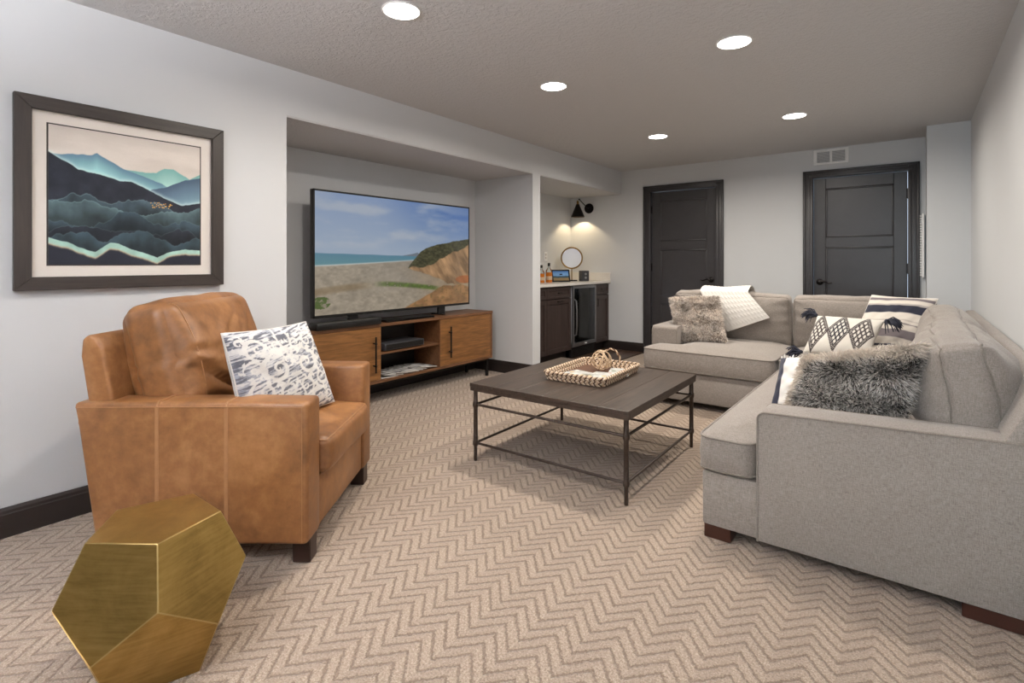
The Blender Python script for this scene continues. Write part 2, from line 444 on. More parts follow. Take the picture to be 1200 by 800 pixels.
def cushion(name, center, size, r, bulge, mat, parent, rot=None, n=23, wr=0.003, seed=0, pipe=None, pipe_axes=('z',), pipe_mat=None, pinch=0.0, puck=0.0):
    if n not in CG: CG[n] = cube_grid(n)
    P, Fs = CG[n]; F = cushion_fn(size[0]/2, size[1]/2, size[2]/2, r, *bulge, wr=wr, seed=seed, pinch=pinch, puck=puck)
    R = np.array(rot.to_3x3()) if rot is not None else np.eye(3)
    c = np.array(center)
    o = mesh_np(name, F(P)@R.T+c, Fs, mat, parent)
    if pipe:
        mb = MB(); t = np.linspace(-1, 1, 26)[:-1]
        for ax in pipe_axes:
            k = 'xyz'.index(ax)
            for s in (-1, 1):
                loop = [(a, -1) for a in t]+[(1, a) for a in t]+[(-a, 1) for a in t]+[(-1, -a) for a in t]
                Q = np.zeros((len(loop), 3)); Q[:, k] = s; Q[:, (k+1) % 3] = [q[0] for q in loop]; Q[:, (k+2) % 3] = [q[1] for q in loop]
                mb.tube(F(Q)@R.T+c, pipe, 6, closed=True)
        pt = mb.build('piping', pipe_mat or M['piping'], o, 60)
    return o

# throw pillow from four corners TL, TR, BR, BL ------------------------------------
class Pillow:
    def __init__(s, TL, TR, BR, BL, T, pin=0.05, wr=0.004, seed=0, pw=0.42):
        s.c = [np.array(p, float) for p in (TL, TR, BR, BL)]; s.T = T; s.pin = pin; s.wr = wr; s.pw = pw
        ux = s.c[1]+s.c[2]-s.c[0]-s.c[3]; uy = s.c[0]+s.c[1]-s.c[2]-s.c[3]; nn = np.cross(ux, uy); s.n = nn/np.linalg.norm(nn)
        s.ux = ux/np.linalg.norm(ux); s.uy = uy/np.linalg.norm(uy)
        s.ph = np.random.default_rng(seed).random(8)*6.28
    def P(s, a, b, side):
        a0, b0 = a, b
        a = a0*(1-s.pin*(1-b0*b0)); b = b0*(1-s.pin*(1-a0*a0))
        u = (a+1)/2; v = (b+1)/2
        base = (s.c[3][None]*((1-u)*(1-v))[:, None]+s.c[2][None]*(u*(1-v))[:, None]+s.c[1][None]*(u*v)[:, None]+s.c[0][None]*((1-u)*v)[:, None])
        h = np.clip((1-a0**2), 0, 1)**s.pw*np.clip((1-b0**2), 0, 1)**s.pw
        w = np.sin(7*a0+3*b0+s.ph[0])*np.sin(5*b0-4*a0+s.ph[1])+0.5*np.sin(15*a0+s.ph[2])*np.sin(13*b0+s.ph[3])
        return base+s.n[None]*((s.T*h+s.wr*w*h)*side)[:, None]
    def build(s, name, n, mat, painter=None, backcol=None):
        t = np.linspace(-1, 1, n); t = np.sin(t*np.pi/2)*0.5+t*0.5
        a, b = np.meshgrid(t, t, indexing='ij'); a = a.ravel(); b = b.ravel()
        Vf = s.P(a, b, 1); Vb = s.P(a, b, -1); org = (s.c[2]+s.c[3])/2
        G = grid_faces(n, n); V = np.concatenate([Vf, Vb])-org
        F = np.concatenate([G, G[:, ::-1]+n*n])
        cols = None
        if painter is not None:
            cf = painter((a+1)/2, (b+1)/2); cb = np.tile(np.array(backcol if backcol is not None else (0.8, 0.8, 0.8)), (n*n, 1))
            cols = s2l(np.concatenate([cf, cb]))
        # weld the rim
        idx = np.arange(2*n*n); g = np.arange(n*n).reshape(n, n)
        rim = np.concatenate([g[0], g[-1], g[:, 0], g[:, -1]]); idx[n*n+rim] = rim
        F = idx[F]
        o = mesh_np(name, V, F, mat, None, True, cols); o.location = org; s.org = org
        return o
    def seam(s, parent, r, mat):
        t = np.linspace(-1, 1, 30)[:-1]; one = np.ones_like(t)
        a = np.concatenate([t, one, -t, -one]); b = np.concatenate([-one, t, one, -t])
        return MB().tube(s.P(a, b, 1)-s.org, r, 6, closed=True).build('piping', mat, parent, 60)
    def fur(s, parent, count, length, width, tip, base, sides=(1, -1), fall=0.45, name='fur', rim=None, var=2.2, darks=0.0):
        rng = np.random.default_rng(len(name)+count)
        a = rng.uniform(-1, 1, count); b = rng.uniform(-1, 1, count); sd = rng.choice(sides, count)
        P = s.P(a, b, sd); e = 0.02
        da = s.P(np.clip(a+e, -1, 1), b, sd)-s.P(np.clip(a-e, -1, 1), b, sd); db = s.P(a, np.clip(b+e, -1, 1), sd)-s.P(a, np.clip(b-e, -1, 1), sd)
        N = np.cross(da, db)*sd[:, None]; N /= np.linalg.norm(N, axis=1, keepdims=True)+1e-9
        edge = np.maximum(np.abs(a), np.abs(b))[:, None]**6
        out = (a[:, None]*s.ux[None]+b[:, None]*s.uy[None])
        clump = np.stack([np.sin(40*P[:, 0]+31*P[:, 2]), np.sin(37*P[:, 1]-29*P[:, 0]), np.sin(43*P[:, 2]+23*P[:, 1])], 1)
        D = N*0.55+out*edge*0.7+clump*0.22+rng.normal(0, 0.26, (count, 3))+np.array([0, 0, -fall])
        D /= np.linalg.norm(D, axis=1, keepdims=True)
        L = length*rng.uniform(0.55, 1.15, count)[:, None]
        S = np.cross(D, rng.normal(0, 1, (count, 3))); S /= np.linalg.norm(S, axis=1, keepdims=True)+1e-9
        S *= width/2
        mid = P+D*L*0.55; D2 = D+np.array([0, 0, -fall*0.8])+clump*0.25; D2 /= np.linalg.norm(D2, axis=1, keepdims=True)
        end = mid+D2*L*0.5
        V = np.stack([P-S, P+S, mid+S*0.8, mid-S*0.8, end], 1).reshape(-1, 3)-s.org
        i = np.arange(count)*5
        F = np.concatenate([np.stack([i, i+1, i+2], 1), np.stack([i, i+2, i+3], 1), np.stack([i+3, i+2, i+4], 1)])
        k = rng.uniform(0, 1, count)
        vr = fbm(a*3+7, b*4+3, 5)[:, None]; k = np.clip(k*.6+(vr[:, 0]-.5)*var+.25, 0, 1)
        cb = np.asarray(base)[None]*(0.55+0.65*k[:, None]); ct = np.asarray(tip)[None]*(0.8+0.3*k[:, None])
        if darks:
            dk = rng.random(count) < darks; cb[dk] *= .45; ct[dk] = ct[dk]*.42
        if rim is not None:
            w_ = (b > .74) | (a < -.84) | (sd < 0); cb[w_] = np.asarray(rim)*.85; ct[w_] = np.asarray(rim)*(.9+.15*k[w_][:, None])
        cols = np.stack([cb, cb, cb*0.5+ct*0.5, cb*0.5+ct*0.5, ct], 1).reshape(-1, 3)
        return mesh_np(name, V, F, M['fur'], parent, True, s2l(cols), 'stuff')

# ------------------------------------------------------------------ room shell
XL, XR, YF, YB, H, ZB, XN = -3.056, 0.38, 6.338, -6.0, 2.3545, 2.056, -3.83
N0, N1, PI0, PI1 = 1.702, 4.316, 4.316, 4.452
BBH, BBT = 0.125, 0.016
struct(MB().box(XN-0.15, XR+0.15, YB-0.15, YF+0.15, -0.12, 0.0).build('floor', M['carpet'], smooth=0), 'beige carpet with a raised chevron pattern')
struct(MB().box(XN-0.15, XR+0.15, YB-0.15, YF+0.15, H, H+0.12).build('ceiling', M['ceiling'], smooth=0))
# left wall, with the header over the two niches and the pier between them as pieces of the same wall
w = MB()
w.box(XN-0.12, XL, YB-0.12, N0, 0, H)                    # solid wall left of the TV niche
w.box(XN-0.12, XN, N0, YF+0.12, 0, H)                    # back of the niches
w.box(XN, XL, PI0, PI1, 0, H)                            # pier
w.box(XN, XL, N0, PI0, ZB+0.012, H); w.box(XN, XL, PI1, YF, ZB+0.012, H)
wl = struct(w.build('wall_left', M['wall'], smooth=0))
sf = MB(); sf.box(XN, XL-0.003, N0, PI0, ZB, ZB+0.012); sf.box(XN, XL-0.003, PI1, YF, ZB, ZB+0.012)
sf.build('niche_soffit', M['ceiling'], wl, smooth=0)
# far wall with two door openings
D1 = (-2.655, -1.845); D2 = (-0.852, -0.042); DH = 2.055
w = MB(); xs = [XL-0.9, D1[0], D1[1], D2[0], D2[1], XR+0.12]
for a, b in ((0, 1), (2, 3), (4, 5)): w.box(xs[a], xs[b], YF, YF+0.12, 0, H)
for d in (D1, D2): w.box(d[0], d[1], YF, YF+0.12, DH, H)
struct(w.build('wall_far', M['wall'], smooth=0))
struct(MB().box(XR, XR+0.12, YB-0.12, YF+0.12, 0, H).build('wall_right', M['wall_right'], smooth=0))
struct(MB().box(0.09, XR, 5.832, YF, 0, H).build('wall_corner', M['wall'], smooth=0), 'boxed-out wall corner beside the right-hand door')
# back wall (behind the camera) with an unseen window added for fill light
WX0, WX1, WZ0, WZ1 = -1.10, 0.25, 0.65, 2.05
w = MB(); w.box(XL-0.9, WX0, YB-0.12, YB, 0, H).box(WX1, XR+0.12, YB-0.12, YB, 0, H).box(WX0, WX1, YB-0.12, YB, 0, WZ0).box(WX0, WX1, YB-0.12, YB, WZ1, H)
struct(w.build('wall_back', M['wall'], smooth=0))
w = MB()
for a, b in ((WX0, WX0+0.05), (WX1-0.05, WX1), (-0.45, -0.40)): w.box(a, b, YB-0.1, YB-0.02, WZ0, WZ1)
w.box(WX0, WX1, YB-0.1, YB-0.02, WZ0, WZ0+0.05).box(WX0, WX1, YB-0.1, YB-0.02, WZ1-0.05, WZ1)
wi = struct(w.build('added_window', M['white'], smooth=0))
for a, b in ((WX0+0.05, -0.45), (-0.40, WX1-0.05)): MB().box(a, b, YB-0.066, YB-0.06, WZ0+0.05, WZ1-0.05).build('pane', M['pane'], wi, smooth=0)

# baseboards: moulded section
def bb(name, p0, p1, nrm):
    p0 = Vector(p0); p1 = Vector(p1); n = Vector(nrm); prof = [(0, 0), (BBT, 0), (BBT, BBH-0.028), (BBT-0.004, BBH-0.024), (BBT-0.004, BBH-0.012), (0.006, BBH-0.002), (0.0, BBH)]
    mb = MB(); k = len(prof); vs = [p+n*a+Vector((0, 0, z)) for p in (p0, p1) for a, z in prof]
    fs = [(i, i+1, k+i+1, k+i) for i in range(k-1)]+[tuple(range(k))[::-1], tuple(range(k, 2*k))]
    mb.add(vs, fs); b = bmesh.new()
    return mb
def bbs(name, segs):
    mb = MB()
    for s in segs:
        q = bb('', *s); mb.add(q.v, q.f)
    return struct(mb.build(name, M['base'], smooth=0))
bbs('baseboard_left', [((XL, YB, 0), (XL, N0, 0), (1, 0, 0)), ((XL, PI0, 0), (XL, PI1, 0), (1, 0, 0)), ((XN, N0, 0), (XN, N1, 0), (1, 0, 0)),
    ((XN, N0, 0), (XL, N0, 0), (0, 1, 0)), ((XN, PI0, 0), (XL+BBT, PI0, 0), (0, -1, 0))])
bbs('baseboard_far', [((-3.335, YF, 0), (-2.74, YF, 0), (0, -1, 0)), ((-1.76, YF, 0), (-0.95, YF, 0), (0, -1, 0))])
bbs('baseboard_right', [((XR, YB, 0), (XR, 5.832, 0), (-1, 0, 0)), ((0.09, 5.832, 0), (XR, 5.832, 0), (0, -1, 0))])

# dark plank floor strip in front of the wet bar
fw = struct(MB().box(XN, -2.745, PI1, YF, 0.0, 0.004).build('floor', M['base'], smooth=0), 'dark wood plank strip in front of the wet bar')
pm = None; xx = -3.30; pl = [(-3.30, -3.165), (-3.16, -3.025), (-3.02, -2.885), (-2.88, -2.748)]
for i, (a, b) in enumerate(pl):
    for (c, d) in (((PI1+0.01, 5.30), (5.306, YF-0.005)) if i % 2 else ((PI1+0.01, 5.75), (5.756, YF-0.005))):
        MB().rbox(a, b, c, d, 0.003, 0.012+0.001*(i % 2), 0.002, 1).build('plank', M['floorwood'], fw)

# ------------------------------------------------------------------ doors
def casing(name, x0, x1, lab):
    cw = 0.088; mb = MB(); y = YF
    for (a, b, z0, z1) in ((x0-cw, x0, 0, DH+cw*0.8), (x1, x1+cw, 0, DH+cw*0.8), (x0, x1, DH, DH+cw*0.8)):
        mb.rbox(a, b, y-0.018, y, z0, z1, 0.004, 2)
    # raised outer bead and inner step
    mb.rbox(x0-cw, x0-cw+0.022, y-0.030, y, 0, DH+cw*0.8, 0.005, 2).rbox(x1+cw-0.022, x1+cw, y-0.030, y, 0, DH+cw*0.8, 0.005, 2).rbox(x0-cw, x1+cw, y-0.030, y, DH+cw*0.8-0.022, DH+cw*0.8, 0.005, 2)
    mb.rbox(x0-0.028, x0+0.004, y-0.024, y+0.11, 0, DH, 0.004, 2).rbox(x1-0.004, x1+0.028, y-0.024, y+0.11, 0, DH, 0.004, 2).rbox(x0-0.028, x1+0.028, y-0.024, y+0.11, DH-0.004, DH+0.028, 0.004, 2)
    return struct(mb.build(name, M['door']), lab)
casing('trim_1', *D1, 'charcoal door casing on the left of the far wall'); casing('trim_2', *D2, 'charcoal door casing on the right of the far wall')
def door(name, x0, x1, hinge, lab):
    y0 = YF+0.030; y1 = y0+0.04; st = 0.108; a, b = x0+0.008, x1-0.008
    rails = [(0.012, 0.20), (0.645, 0.745), (1.32, 1.425), (1.935, DH-0.008)]
    mb = MB()
    mb.rbox(a, a+st, y0, y1, 0.012, DH-0.008, 0.003, 1).rbox(b-st, b, y0, y1, 0.012, DH-0.008, 0.003, 1)
    for (z0, z1) in rails: mb.rbox(a+st, b-st, y0, y1, z0, z1, 0.003, 1)
    d = struct(mb.build(name, M['door']), lab)
    for i in range(3):
        z0 = rails[i][1]; z1 = rails[i+1][0]
        p = MB().rbox(a+st-0.004, b-st+0.004, y0+0.013, y1-0.006, z0-0.004, z1+0.004, 0.002, 1)
        for (e0, e1, f0, f1) in ((a+st, a+st+0.016, z0, z1), (b-st-0.016, b-st, z0, z1), (a+st, b-st, z0, z0+0.016), (a+st, b-st, z1-0.016, z1)):
            p.rbox(e0, e1, y0+0.004, y0+0.016, f0, f1, 0.004, 2)
        p.build('panel', M['door'], d)
    s = 1 if hinge == 'right' else -1
    hx = a+0.055 if hinge == 'right' else b-0.055; hz = 0.955
    rot = Matrix.Rotation(math.pi/2, 4, 'X')
    MB().lathe([(0.0, 0), (0.031, 0.001), (0.033, 0.006), (0.022, 0.014), (0.012, 0.018), (0.012, 0.045), (0.0, 0.046)], 20, (hx, y0, hz), mat=rot).build('escutcheon', M['bronze'], d)
    t = np.linspace(0, 1, 12)
    pts = [(hx+s*(0.115*q), y0-0.047+0.006*q, hz+0.010*math.sin(q*6.0)) for q in t]
    MB().tube(pts, [0.010-0.004*abs(q-0.3) for q in t], 8).build('door_handle', M['bronze'], d)
    ex = b+0.004 if hinge == 'right' else a-0.004
    for z in (0.25, 1.05, 1.78):
        MB().rbox(ex-0.012, ex+0.010, y0-0.012, y0+0.004, z, z+0.1, 0.003, 1).build('hinge', M['bronze'], d)
    return d
door('door_1', *D1, 'left', 'black-brown three-panel door beside the wet bar'); door('door_2', *D2, 'right', 'charcoal three-panel door under the white vent')

# ------------------------------------------------------------------ ceiling lights
def recessed(x, y, lab, g='recessed ceiling lights', first=[None]):
    if first[0] is None:
        t = thing('recessed_light', lab, 'light', (x, y, H), 0, g)
        MB().lathe([(0.083, -0.001), (0.092, -0.001), (0.094, -0.004), (0.090, -0.008), (0.084, -0.007), (0.083, -0.001)], 36).build('trim_ring', M['white'], t, 60)
        MB().lathe([(0.0, -0.0085), (0.05, -0.008), (0.080, -0.006), (0.083, -0.001)], 36).build('lens', M['lens'], t, 60)
        area_light('lamp', (0, 0, -0.014), (0, 0, 0), 0.13, 0.13, DOWNLIGHT_W, DOWNLIGHT_C, 'DISK', t, math.radians(166))
        first[0] = t; return t
    c = copy_tree(first[0]); c.location = (x, y, H); c['label'] = lab; return c
recessed(-1.92, 1.64, 'lit recessed ceiling light nearest the framed picture')
recessed(-0.77, 2.97, 'lit recessed ceiling light nearest above the right wing of the sofa')
recessed(-1.93, 2.97, 'lit recessed ceiling light above the coffee table, in front of the television')
recessed(-0.77, 4.76, 'lit recessed ceiling light nearest the white wall vent')
recessed(-1.92, 4.76, 'lit recessed ceiling light nearest the wet bar and left door')


# tall dark shelf unit added behind the camera to darken the stool's reflection
t = thing('added_bookcase', 'tall espresso shelf unit added unseen to darken the stool reflection', 'added_bookcase', (-1.72, -2.2, 0))
MB().box(-1.25, 1.25, -.36, -.34, 0, 2.3).build('back_panel', M['cab'], t, 0)
for x in (-1.25, -.42, .40, 1.23): MB().rbox(x, x+.022, -.34, 0, 0, 2.3, .002, 1).build('side_panel', M['cab'], t)
for i in range(7): MB().rbox(-1.23, 1.23, -.34, -.004, .06+i*.36, .085+i*.36, .002, 1).build('shelf', M['cab'], t)

# uplighter added behind the camera as bounced-flash fill for the near ceiling
t = thing('added_uplighter', 'slim black uplighter added unseen to brighten the near ceiling', 'lamp', (-1.10, -1.0, 0))
MB().lathe([(0, 0), (.13, 0), (.13, .012), (.02, .03), (0, .03)], 28).build('base', M['bronze'], t)
MB().tube([(0, 0, .02), (0, 0, 1.62)], .012, 10).build('pole', M['bronze'], t)
MB().lathe([(.012, 1.60), (.06, 1.62), (.15, 1.70), (.155, 1.70), (.065, 1.612), (.012, 1.59)], 28).build('bowl_shade', M['bronze'], t, 60)
MB().lathe([(0, 1.64), (.03, 1.64), (.03, 1.655), (0, 1.656)], 16).build('bulb', M['bulb'], t)
area_light('added_uplight', (0, 0, 1.68), (math.pi, 0, 0), .2, .2, FILL_W, FILL_C, 'DISK', t)

# ------------------------------------------------------------------ wall vent, bead rail, outlet
t = thing('wall_vent', 'white two-panel air vent high on the far wall above the door', 'vent', (-0.685, YF, 2.265))
f = MB()
for (a, b, c, d) in ((-0.157, 0.157, -0.078, -0.056), (-0.157, 0.157, 0.056, 0.078), (-0.157, -0.125, -0.056, 0.056), (0.125, 0.157, -0.056, 0.056), (-0.012, 0.012, -0.056, 0.056)):
    f.rbox(a, b, -0.012, 0, c, d, 0.003, 1)
f.build('frame', M['white'], t)
MB().box(-0.125, 0.125, -0.002, 0.0, -0.056, 0.056).build('backing', M['ventgrey'], t, 0)
for s in (-1, 1):
    for i in range(9):
        z = -0.05+i*0.0125
        MB().add([(s*0.0685-0.0565, -0.010, z-0.003), (s*0.0685+0.0565, -0.010, z-0.003), (s*0.0685+0.0565, -0.002, z+0.005), (s*0.0685-0.0565, -0.002, z+0.005)], [(0, 1, 2, 3)]).build('louver', M['white'], t, 0)
t = thing('bead_rail', 'slim white vertical rail with a beaded edge beside the right door', 'rail', (0.062, YF, 1.02))
MB().rbox(-0.004, 0.016, -0.10, 0, 0, 0.60, 0.003, 1).build('strip', M['white'], t)
bead = None
for i in range(24):
    if bead is None:
        bead = MB().lathe([(0, -0.009), (0.007, -0.006), (0.0095, 0), (0.007, 0.006), (0, 0.009)], 10).build('bead', M['white'], t); bead.location = (-0.010, -0.085, 0.02)
    else:
        c = bead.copy(); COL.objects.link(c); c.location = (-0.010, -0.085, 0.02+i*0.0243)
t = thing('outlet_plate', 'white outlet plate on the bar back wall behind the bottles', 'outlet', (XN, 5.70, 1.24))
MB().rbox(0, 0.007, -0.036, 0.036, -0.058, 0.058, 0.002, 1).build('plate', M['white'], t)
for z in (-0.022, 0.022): MB().rbox(0.006, 0.009, -0.016, 0.016, z-0.014, z+0.014, 0.002, 1).build('socket', M['paper'], t)

# ------------------------------------------------------------------ framed picture on the left wall
def poly(u, pts): 
    p = np.array(pts); return np.interp(u, p[:, 0], p[:, 1])
def painting(u, v):
    n1 = fbm(u*6, v*6, 3); n2 = fbm(u*14, v*14, 9); n3 = fbm(u*3, v*9, 21)
    jig = (fbm(u*18, u*0+0.3, 5)-0.5)*0.02
    c = np.zeros(u.shape+(3,)); c[:] = C8(228, 219, 210)
    c = lay(c, sst(0.35, 0.75, n3)*0.5, C8(204, 194, 184)); c = lay(c, sst(0.9, 1.0, v)*0.3, C8(170, 160, 155))
    teal = poly(u, [(0, .70), (.4, .72), (.46, .735), (.6, .728), (.67, .74), (.73, .785), (.80, .782), (.86, .745), (.92, .715), (1, .765)])+jig
    m = sst(-.004, .004, teal-v); d = np.clip((teal-v)/.14, 0, 1)
    c = lay(c, m, C8(120, 172, 168)*(1-d[..., None])+C8(176, 218, 208)*d[..., None])
    blue = poly(u, [(0, .79), (.09, .80), (.2, .815), (.25, .82), (.28, .84), (.3, .825), (.36, .79), (.46, .735), (.6, .69), (.72, .655), (.8, .6), (1, .5)])+jig
    m = sst(-.004, .004, blue-v)*sst(.80, .70, u); d = np.clip((blue-v)/.12, 0, 1)
    c = lay(c, m, C8(96, 130, 152)*(1-d[..., None])+C8(160, 214, 214)*d[..., None])
    sl = poly(u, [(0, 0), (.6, .56), (.64, .60), (.75, .635), (.88, .70), (1, .735)])+jig
    m = sst(-.004, .004, sl-v); d = np.clip((sl-v)/.2, 0, 1)
    c = lay(c, m*sst(.58, .64, u), C8(74, 94, 116)*(1-d[..., None])+C8(128, 160, 176)*d[..., None])
    nav = poly(u, [(0, .80), (.1, .745), (.17, .70), (.3, .68), (.42, .645), (.5, .645), (.6, .60), (.72, .545), (.82, .50), (.86, .485), (.92, .50), (1, .52)])+jig
    glow = np.exp(-((v-nav)/.02)**2)*(v > nav); c = lay(c, glow*0.6, C8(214, 236, 230))
    m = sst(-.004, .004, nav-v); base = C8(38, 42, 52)*(0.8+0.5*n2[..., None]); c = lay(c, m, base)
    # swirling mist hills
    for k, (h, a, col) in enumerate([(.47, .06, (70, 88, 98)), (.42, .05, (86, 108, 114)), (.34, .06, (58, 74, 84)), (.27, .05, (44, 50, 60)), (.22, .04, (66, 86, 96))]):
        r = h+a*np.sin(u*(5+2.1*k)+k*1.7)*0.5+(fbm(u*6+k, u*0+k, 30+k)-0.5)*0.16+(fbm(u*22+k, v*8, 50+k)-.5)*.03
        m = sst(-.003, .003, r-v); cc = np.array(C8(*col))*(0.45+0.75*n1[..., None]+0.3*n2[..., None]); cc = cc*(1-.45*np.clip((r-v)/.12, 0, 1))[..., None]
        c = lay(c, m*sst(0.0, 0.02, nav-0.03-v), cc)
        ln = np.exp(-((v-r)/.004)**2)*sst(0.0, 0.02, nav-0.03-v)*(.18+.25*(k < 2)); c = lay(c, ln, C8(134, 168, 168))
    wb = poly(u, [(0, .19), (.1, .165), (.18, .125), (.27, .095), (.36, .165), (.42, .16), (.5, .115), (.62, .075), (.68, .055), (.75, .095), (.88, .12), (1, .115)])+jig
    th = 0.028+0.03*fbm(u*5, u*0, 8)
    m = sst(-.003, .003, wb-v); c = lay(c, m, C8(168, 206, 194)*(0.85+0.3*n2[..., None]))
    lo = wb-th; ed = np.exp(-((v-lo)/.008)**2); m = sst(-.003, .003, lo-v); c = lay(c, m, C8(40, 43, 54)*(0.9+0.3*n1[..., None])); c = lay(c, ed*0.7, C8(196, 170, 140))
    rng = np.random.default_rng(2)
    for _ in range(34):
        a = .63+rng.random()*.16; b = .455+rng.random()*.045
        c = lay(c, (((u-a)/.004)**2+((v-b)/.004)**2 < 1).astype(float), C8(216, 168, 90))
    return c
t = thing('framed_picture', 'large dark framed mountain print with white mat on the left wall', 'picture', (XL, 0.894, 1.466))
hw, hh, fwid = 0.425, 0.425, 0.058
for pts in ([(-hw, -hh), (hw, -hh), (hw-fwid, -hh+fwid), (-hw+fwid, -hh+fwid)], [(hw, hh), (-hw, hh), (-hw+fwid, hh-fwid), (hw-fwid, hh-fwid)]):
    MB().prism(pts, 'x', 0.002, 0.034, 0.002, 1).build('frame_side', M['framewood'], t)
for pts in ([(-hw, hh), (-hw, -hh), (-hw+fwid, -hh+fwid), (-hw+fwid, hh-fwid)], [(hw, -hh), (hw, hh), (hw-fwid, hh-fwid), (hw-fwid, -hh+fwid)]):
    MB().prism(pts, 'x', 0.002, 0.034, 0.002, 1).build('frame_side', M['framewood_z'], t)
MB().box(0.002, 0.012, -hw+0.02, hw-0.02, -hh+0.02, hh-0.02).build('mat_board', M['mat'], t, 0)
MB().box(0.0115, 0.0135, -0.316, 0.316, -0.318, 0.318).build('inner_border', M['framewood'], t, 0)
print_x('print', 0.0145, -0.310, 0.310, -0.312, 0.312, 300, 300, painting, M['paint'], t)

# ------------------------------------------------------------------ television and stand
def tv_image(u, v):
    n = fbm(u*4+3, v*9, 1, 6); n2 = fbm(u*22, v*22, 4); n3 = fbm(u*60, v*60, 6)
    c = np.zeros(u.shape+(3,)); d = np.clip((v-.5)/.5, 0, 1)[..., None]; r = sst(.25, 1, u)[..., None]
    c[:] = C8(168, 184, 204)*(1-d)+(C8(146, 166, 200)*(1-r)+C8(72, 110, 180)*r)*d
    cl = sst(.34, .66, n)*sst(.50, .62, v)*(1-.6*sst(.55, 1, u)); c = lay(c, cl*.8, C8(186, 194, 206))
    far = poly(u, [(0, 0), (.5, .49), (.56, .505), (.6, .52), (.62, .50), (.7, .4)]); c = lay(c, sst(-.003, .003, far-v)*(u > .5), C8(120, 128, 138))
    hz = .503-.03*u
    m = sst(-.002, .002, hz-v); dd = np.clip((hz-v)/.1, 0, 1)[..., None]; c = lay(c, m, C8(92, 138, 160)*(1-dd)+C8(104, 150, 158)*dd)
    sea = .40+.09*u**1.2; surf = np.exp(-((v-sea)/.006)**2); 
    m = sst(-.003, .003, sea-v); sand = C8(168, 156, 138)*(.74+.22*n2[..., None]+.26*n3[..., None]); c = lay(c, m, sand); c = lay(c, surf*.7, C8(222, 224, 220))
    m = m*sst(.2, .75, u+v*.3)*.5; c = lay(c, m*sst(.36, .3, np.abs(v-.33)*2), C8(140, 132, 122))
    low = poly(u, [(0, .385), (.53, .385), (.56, .36), (.66, .315), (.75, .27), (.83, .215), (.9, .2), (1, .2)])+(n2-.5)*.03
    up = sst(-.004, .004, v-low)
    hill = poly(u, [(0, .2), (.53, .36), (.545, .40), (.58, .46), (.62, .525), (.66, .565), (.75, .605), (.85, .635), (.93, .655), (1, .672)])
    hill = hill+(fbm(u*30, u*0, 11)-.5)*.012*(u > .55)
    m = sst(-.003, .003, hill-v)*up*(u > .50); c = lay(c, m, C8(84, 82, 58)*(.5+.85*n3[..., None]))
    clf = poly(u, [(0, 0), (.53, .37), (.56, .40), (.62, .385), (.7, .41), (.78, .46), (.86, .53), (.93, .56), (1, .61)])+(n2-.5)*.06
    st = fbm(u*34+v*14, v*9, 14)[..., None]; m = sst(-.008, .008, clf-v)*up*(u > .50); c = lay(c, m, C8(172, 136, 100)*(.55+.8*st))
    m = (1-up)*sst(.42, .80, u+.35*(.36-v)*-1+.1*(n2-.5)); c = lay(c, m*.8, C8(172, 150, 122)*(.85+.3*n2[..., None]))
    mound = poly(u, [(0, -.1), (.48, -.02), (.6, .06), (.7, .13), (.74, .165), (.8, .2), (.86, .19), (.93, .20), (1, .165)])+(n2-.5)*.02
    m = sst(-.005, .005, mound-v); c = lay(c, m, C8(164, 122, 82)*(.7+.55*n2[..., None])); c = lay(c, m*sst(.55, .7, n3)*.5, C8(112, 96, 60))
    m = ((u-.97)/.08)**2+((v-.25)/.04)**2 < 1; c = lay(c, m*.7, C8(176, 96, 50))
    gs = .185+.04*np.sin(u*5); m = np.exp(-((v-gs-.01)/.022)**4)*sst(.30, .42, u)*sst(.78, .7, u)*sst(.3, .5, n3+.12); c = lay(c, m, C8(92, 112, 52)*(.6+.7*n3[..., None]))
    m = np.exp(-((v-gs)/.03)**4)*sst(.35, .2, u)*.6; c = lay(c, m, C8(134, 112, 82))
    m = (((u-.03)/.05)**2+((v-.1)/.05)**2 < 1)*sst(.45, .6, n3+.05); c = lay(c, m, C8(86, 104, 54))
    return c
TVX, TY0, TY1, TZ0, TZ1 = -3.55, 2.185, 3.912, 0.741, 1.715
t = thing('television', 'large flat television showing a beach, standing on the wooden media console', 'television', (TVX, (TY0+TY1)/2, 0.664))
hw = (TY1-TY0)/2; z0 = TZ0-.664; z1 = TZ1-.664
MB().rbox(-0.045, -0.004, -hw, hw, z0, z1, 0.004, 2).rbox(-0.075, -0.04, -hw*.6, hw*.6, z0+.05, z0+.55, 0.01, 2).build('housing', M['black'], t)
bz = MB()
for (a, b, c, d) in ((-hw, -hw+.014, z0, z1), (hw-.014, hw, z0, z1), (-hw, hw, z1-.014, z1), (-hw, hw, z0, z0+.020)): bz.rbox(-0.006, 0.003, a, b, c, d, 0.002, 1)
bz.build('bezel', M['black'], t)
print_x('screen', 0.0005, -hw+.013, hw-.013, z0+.019, z1-.013, 340, 200, tv_image, M['screen'], t)
for s, yy in ((-1, -0.50), (1, 0.49)):
    MB().rbox(-0.035, -0.012, yy-.045, yy+.045, 0.006, z0+.01, 0.004, 1).rbox(-.14, .018, yy-.02, yy+.02, 0.0, 0.010, 0.003, 1).build('foot', M['black'], t)

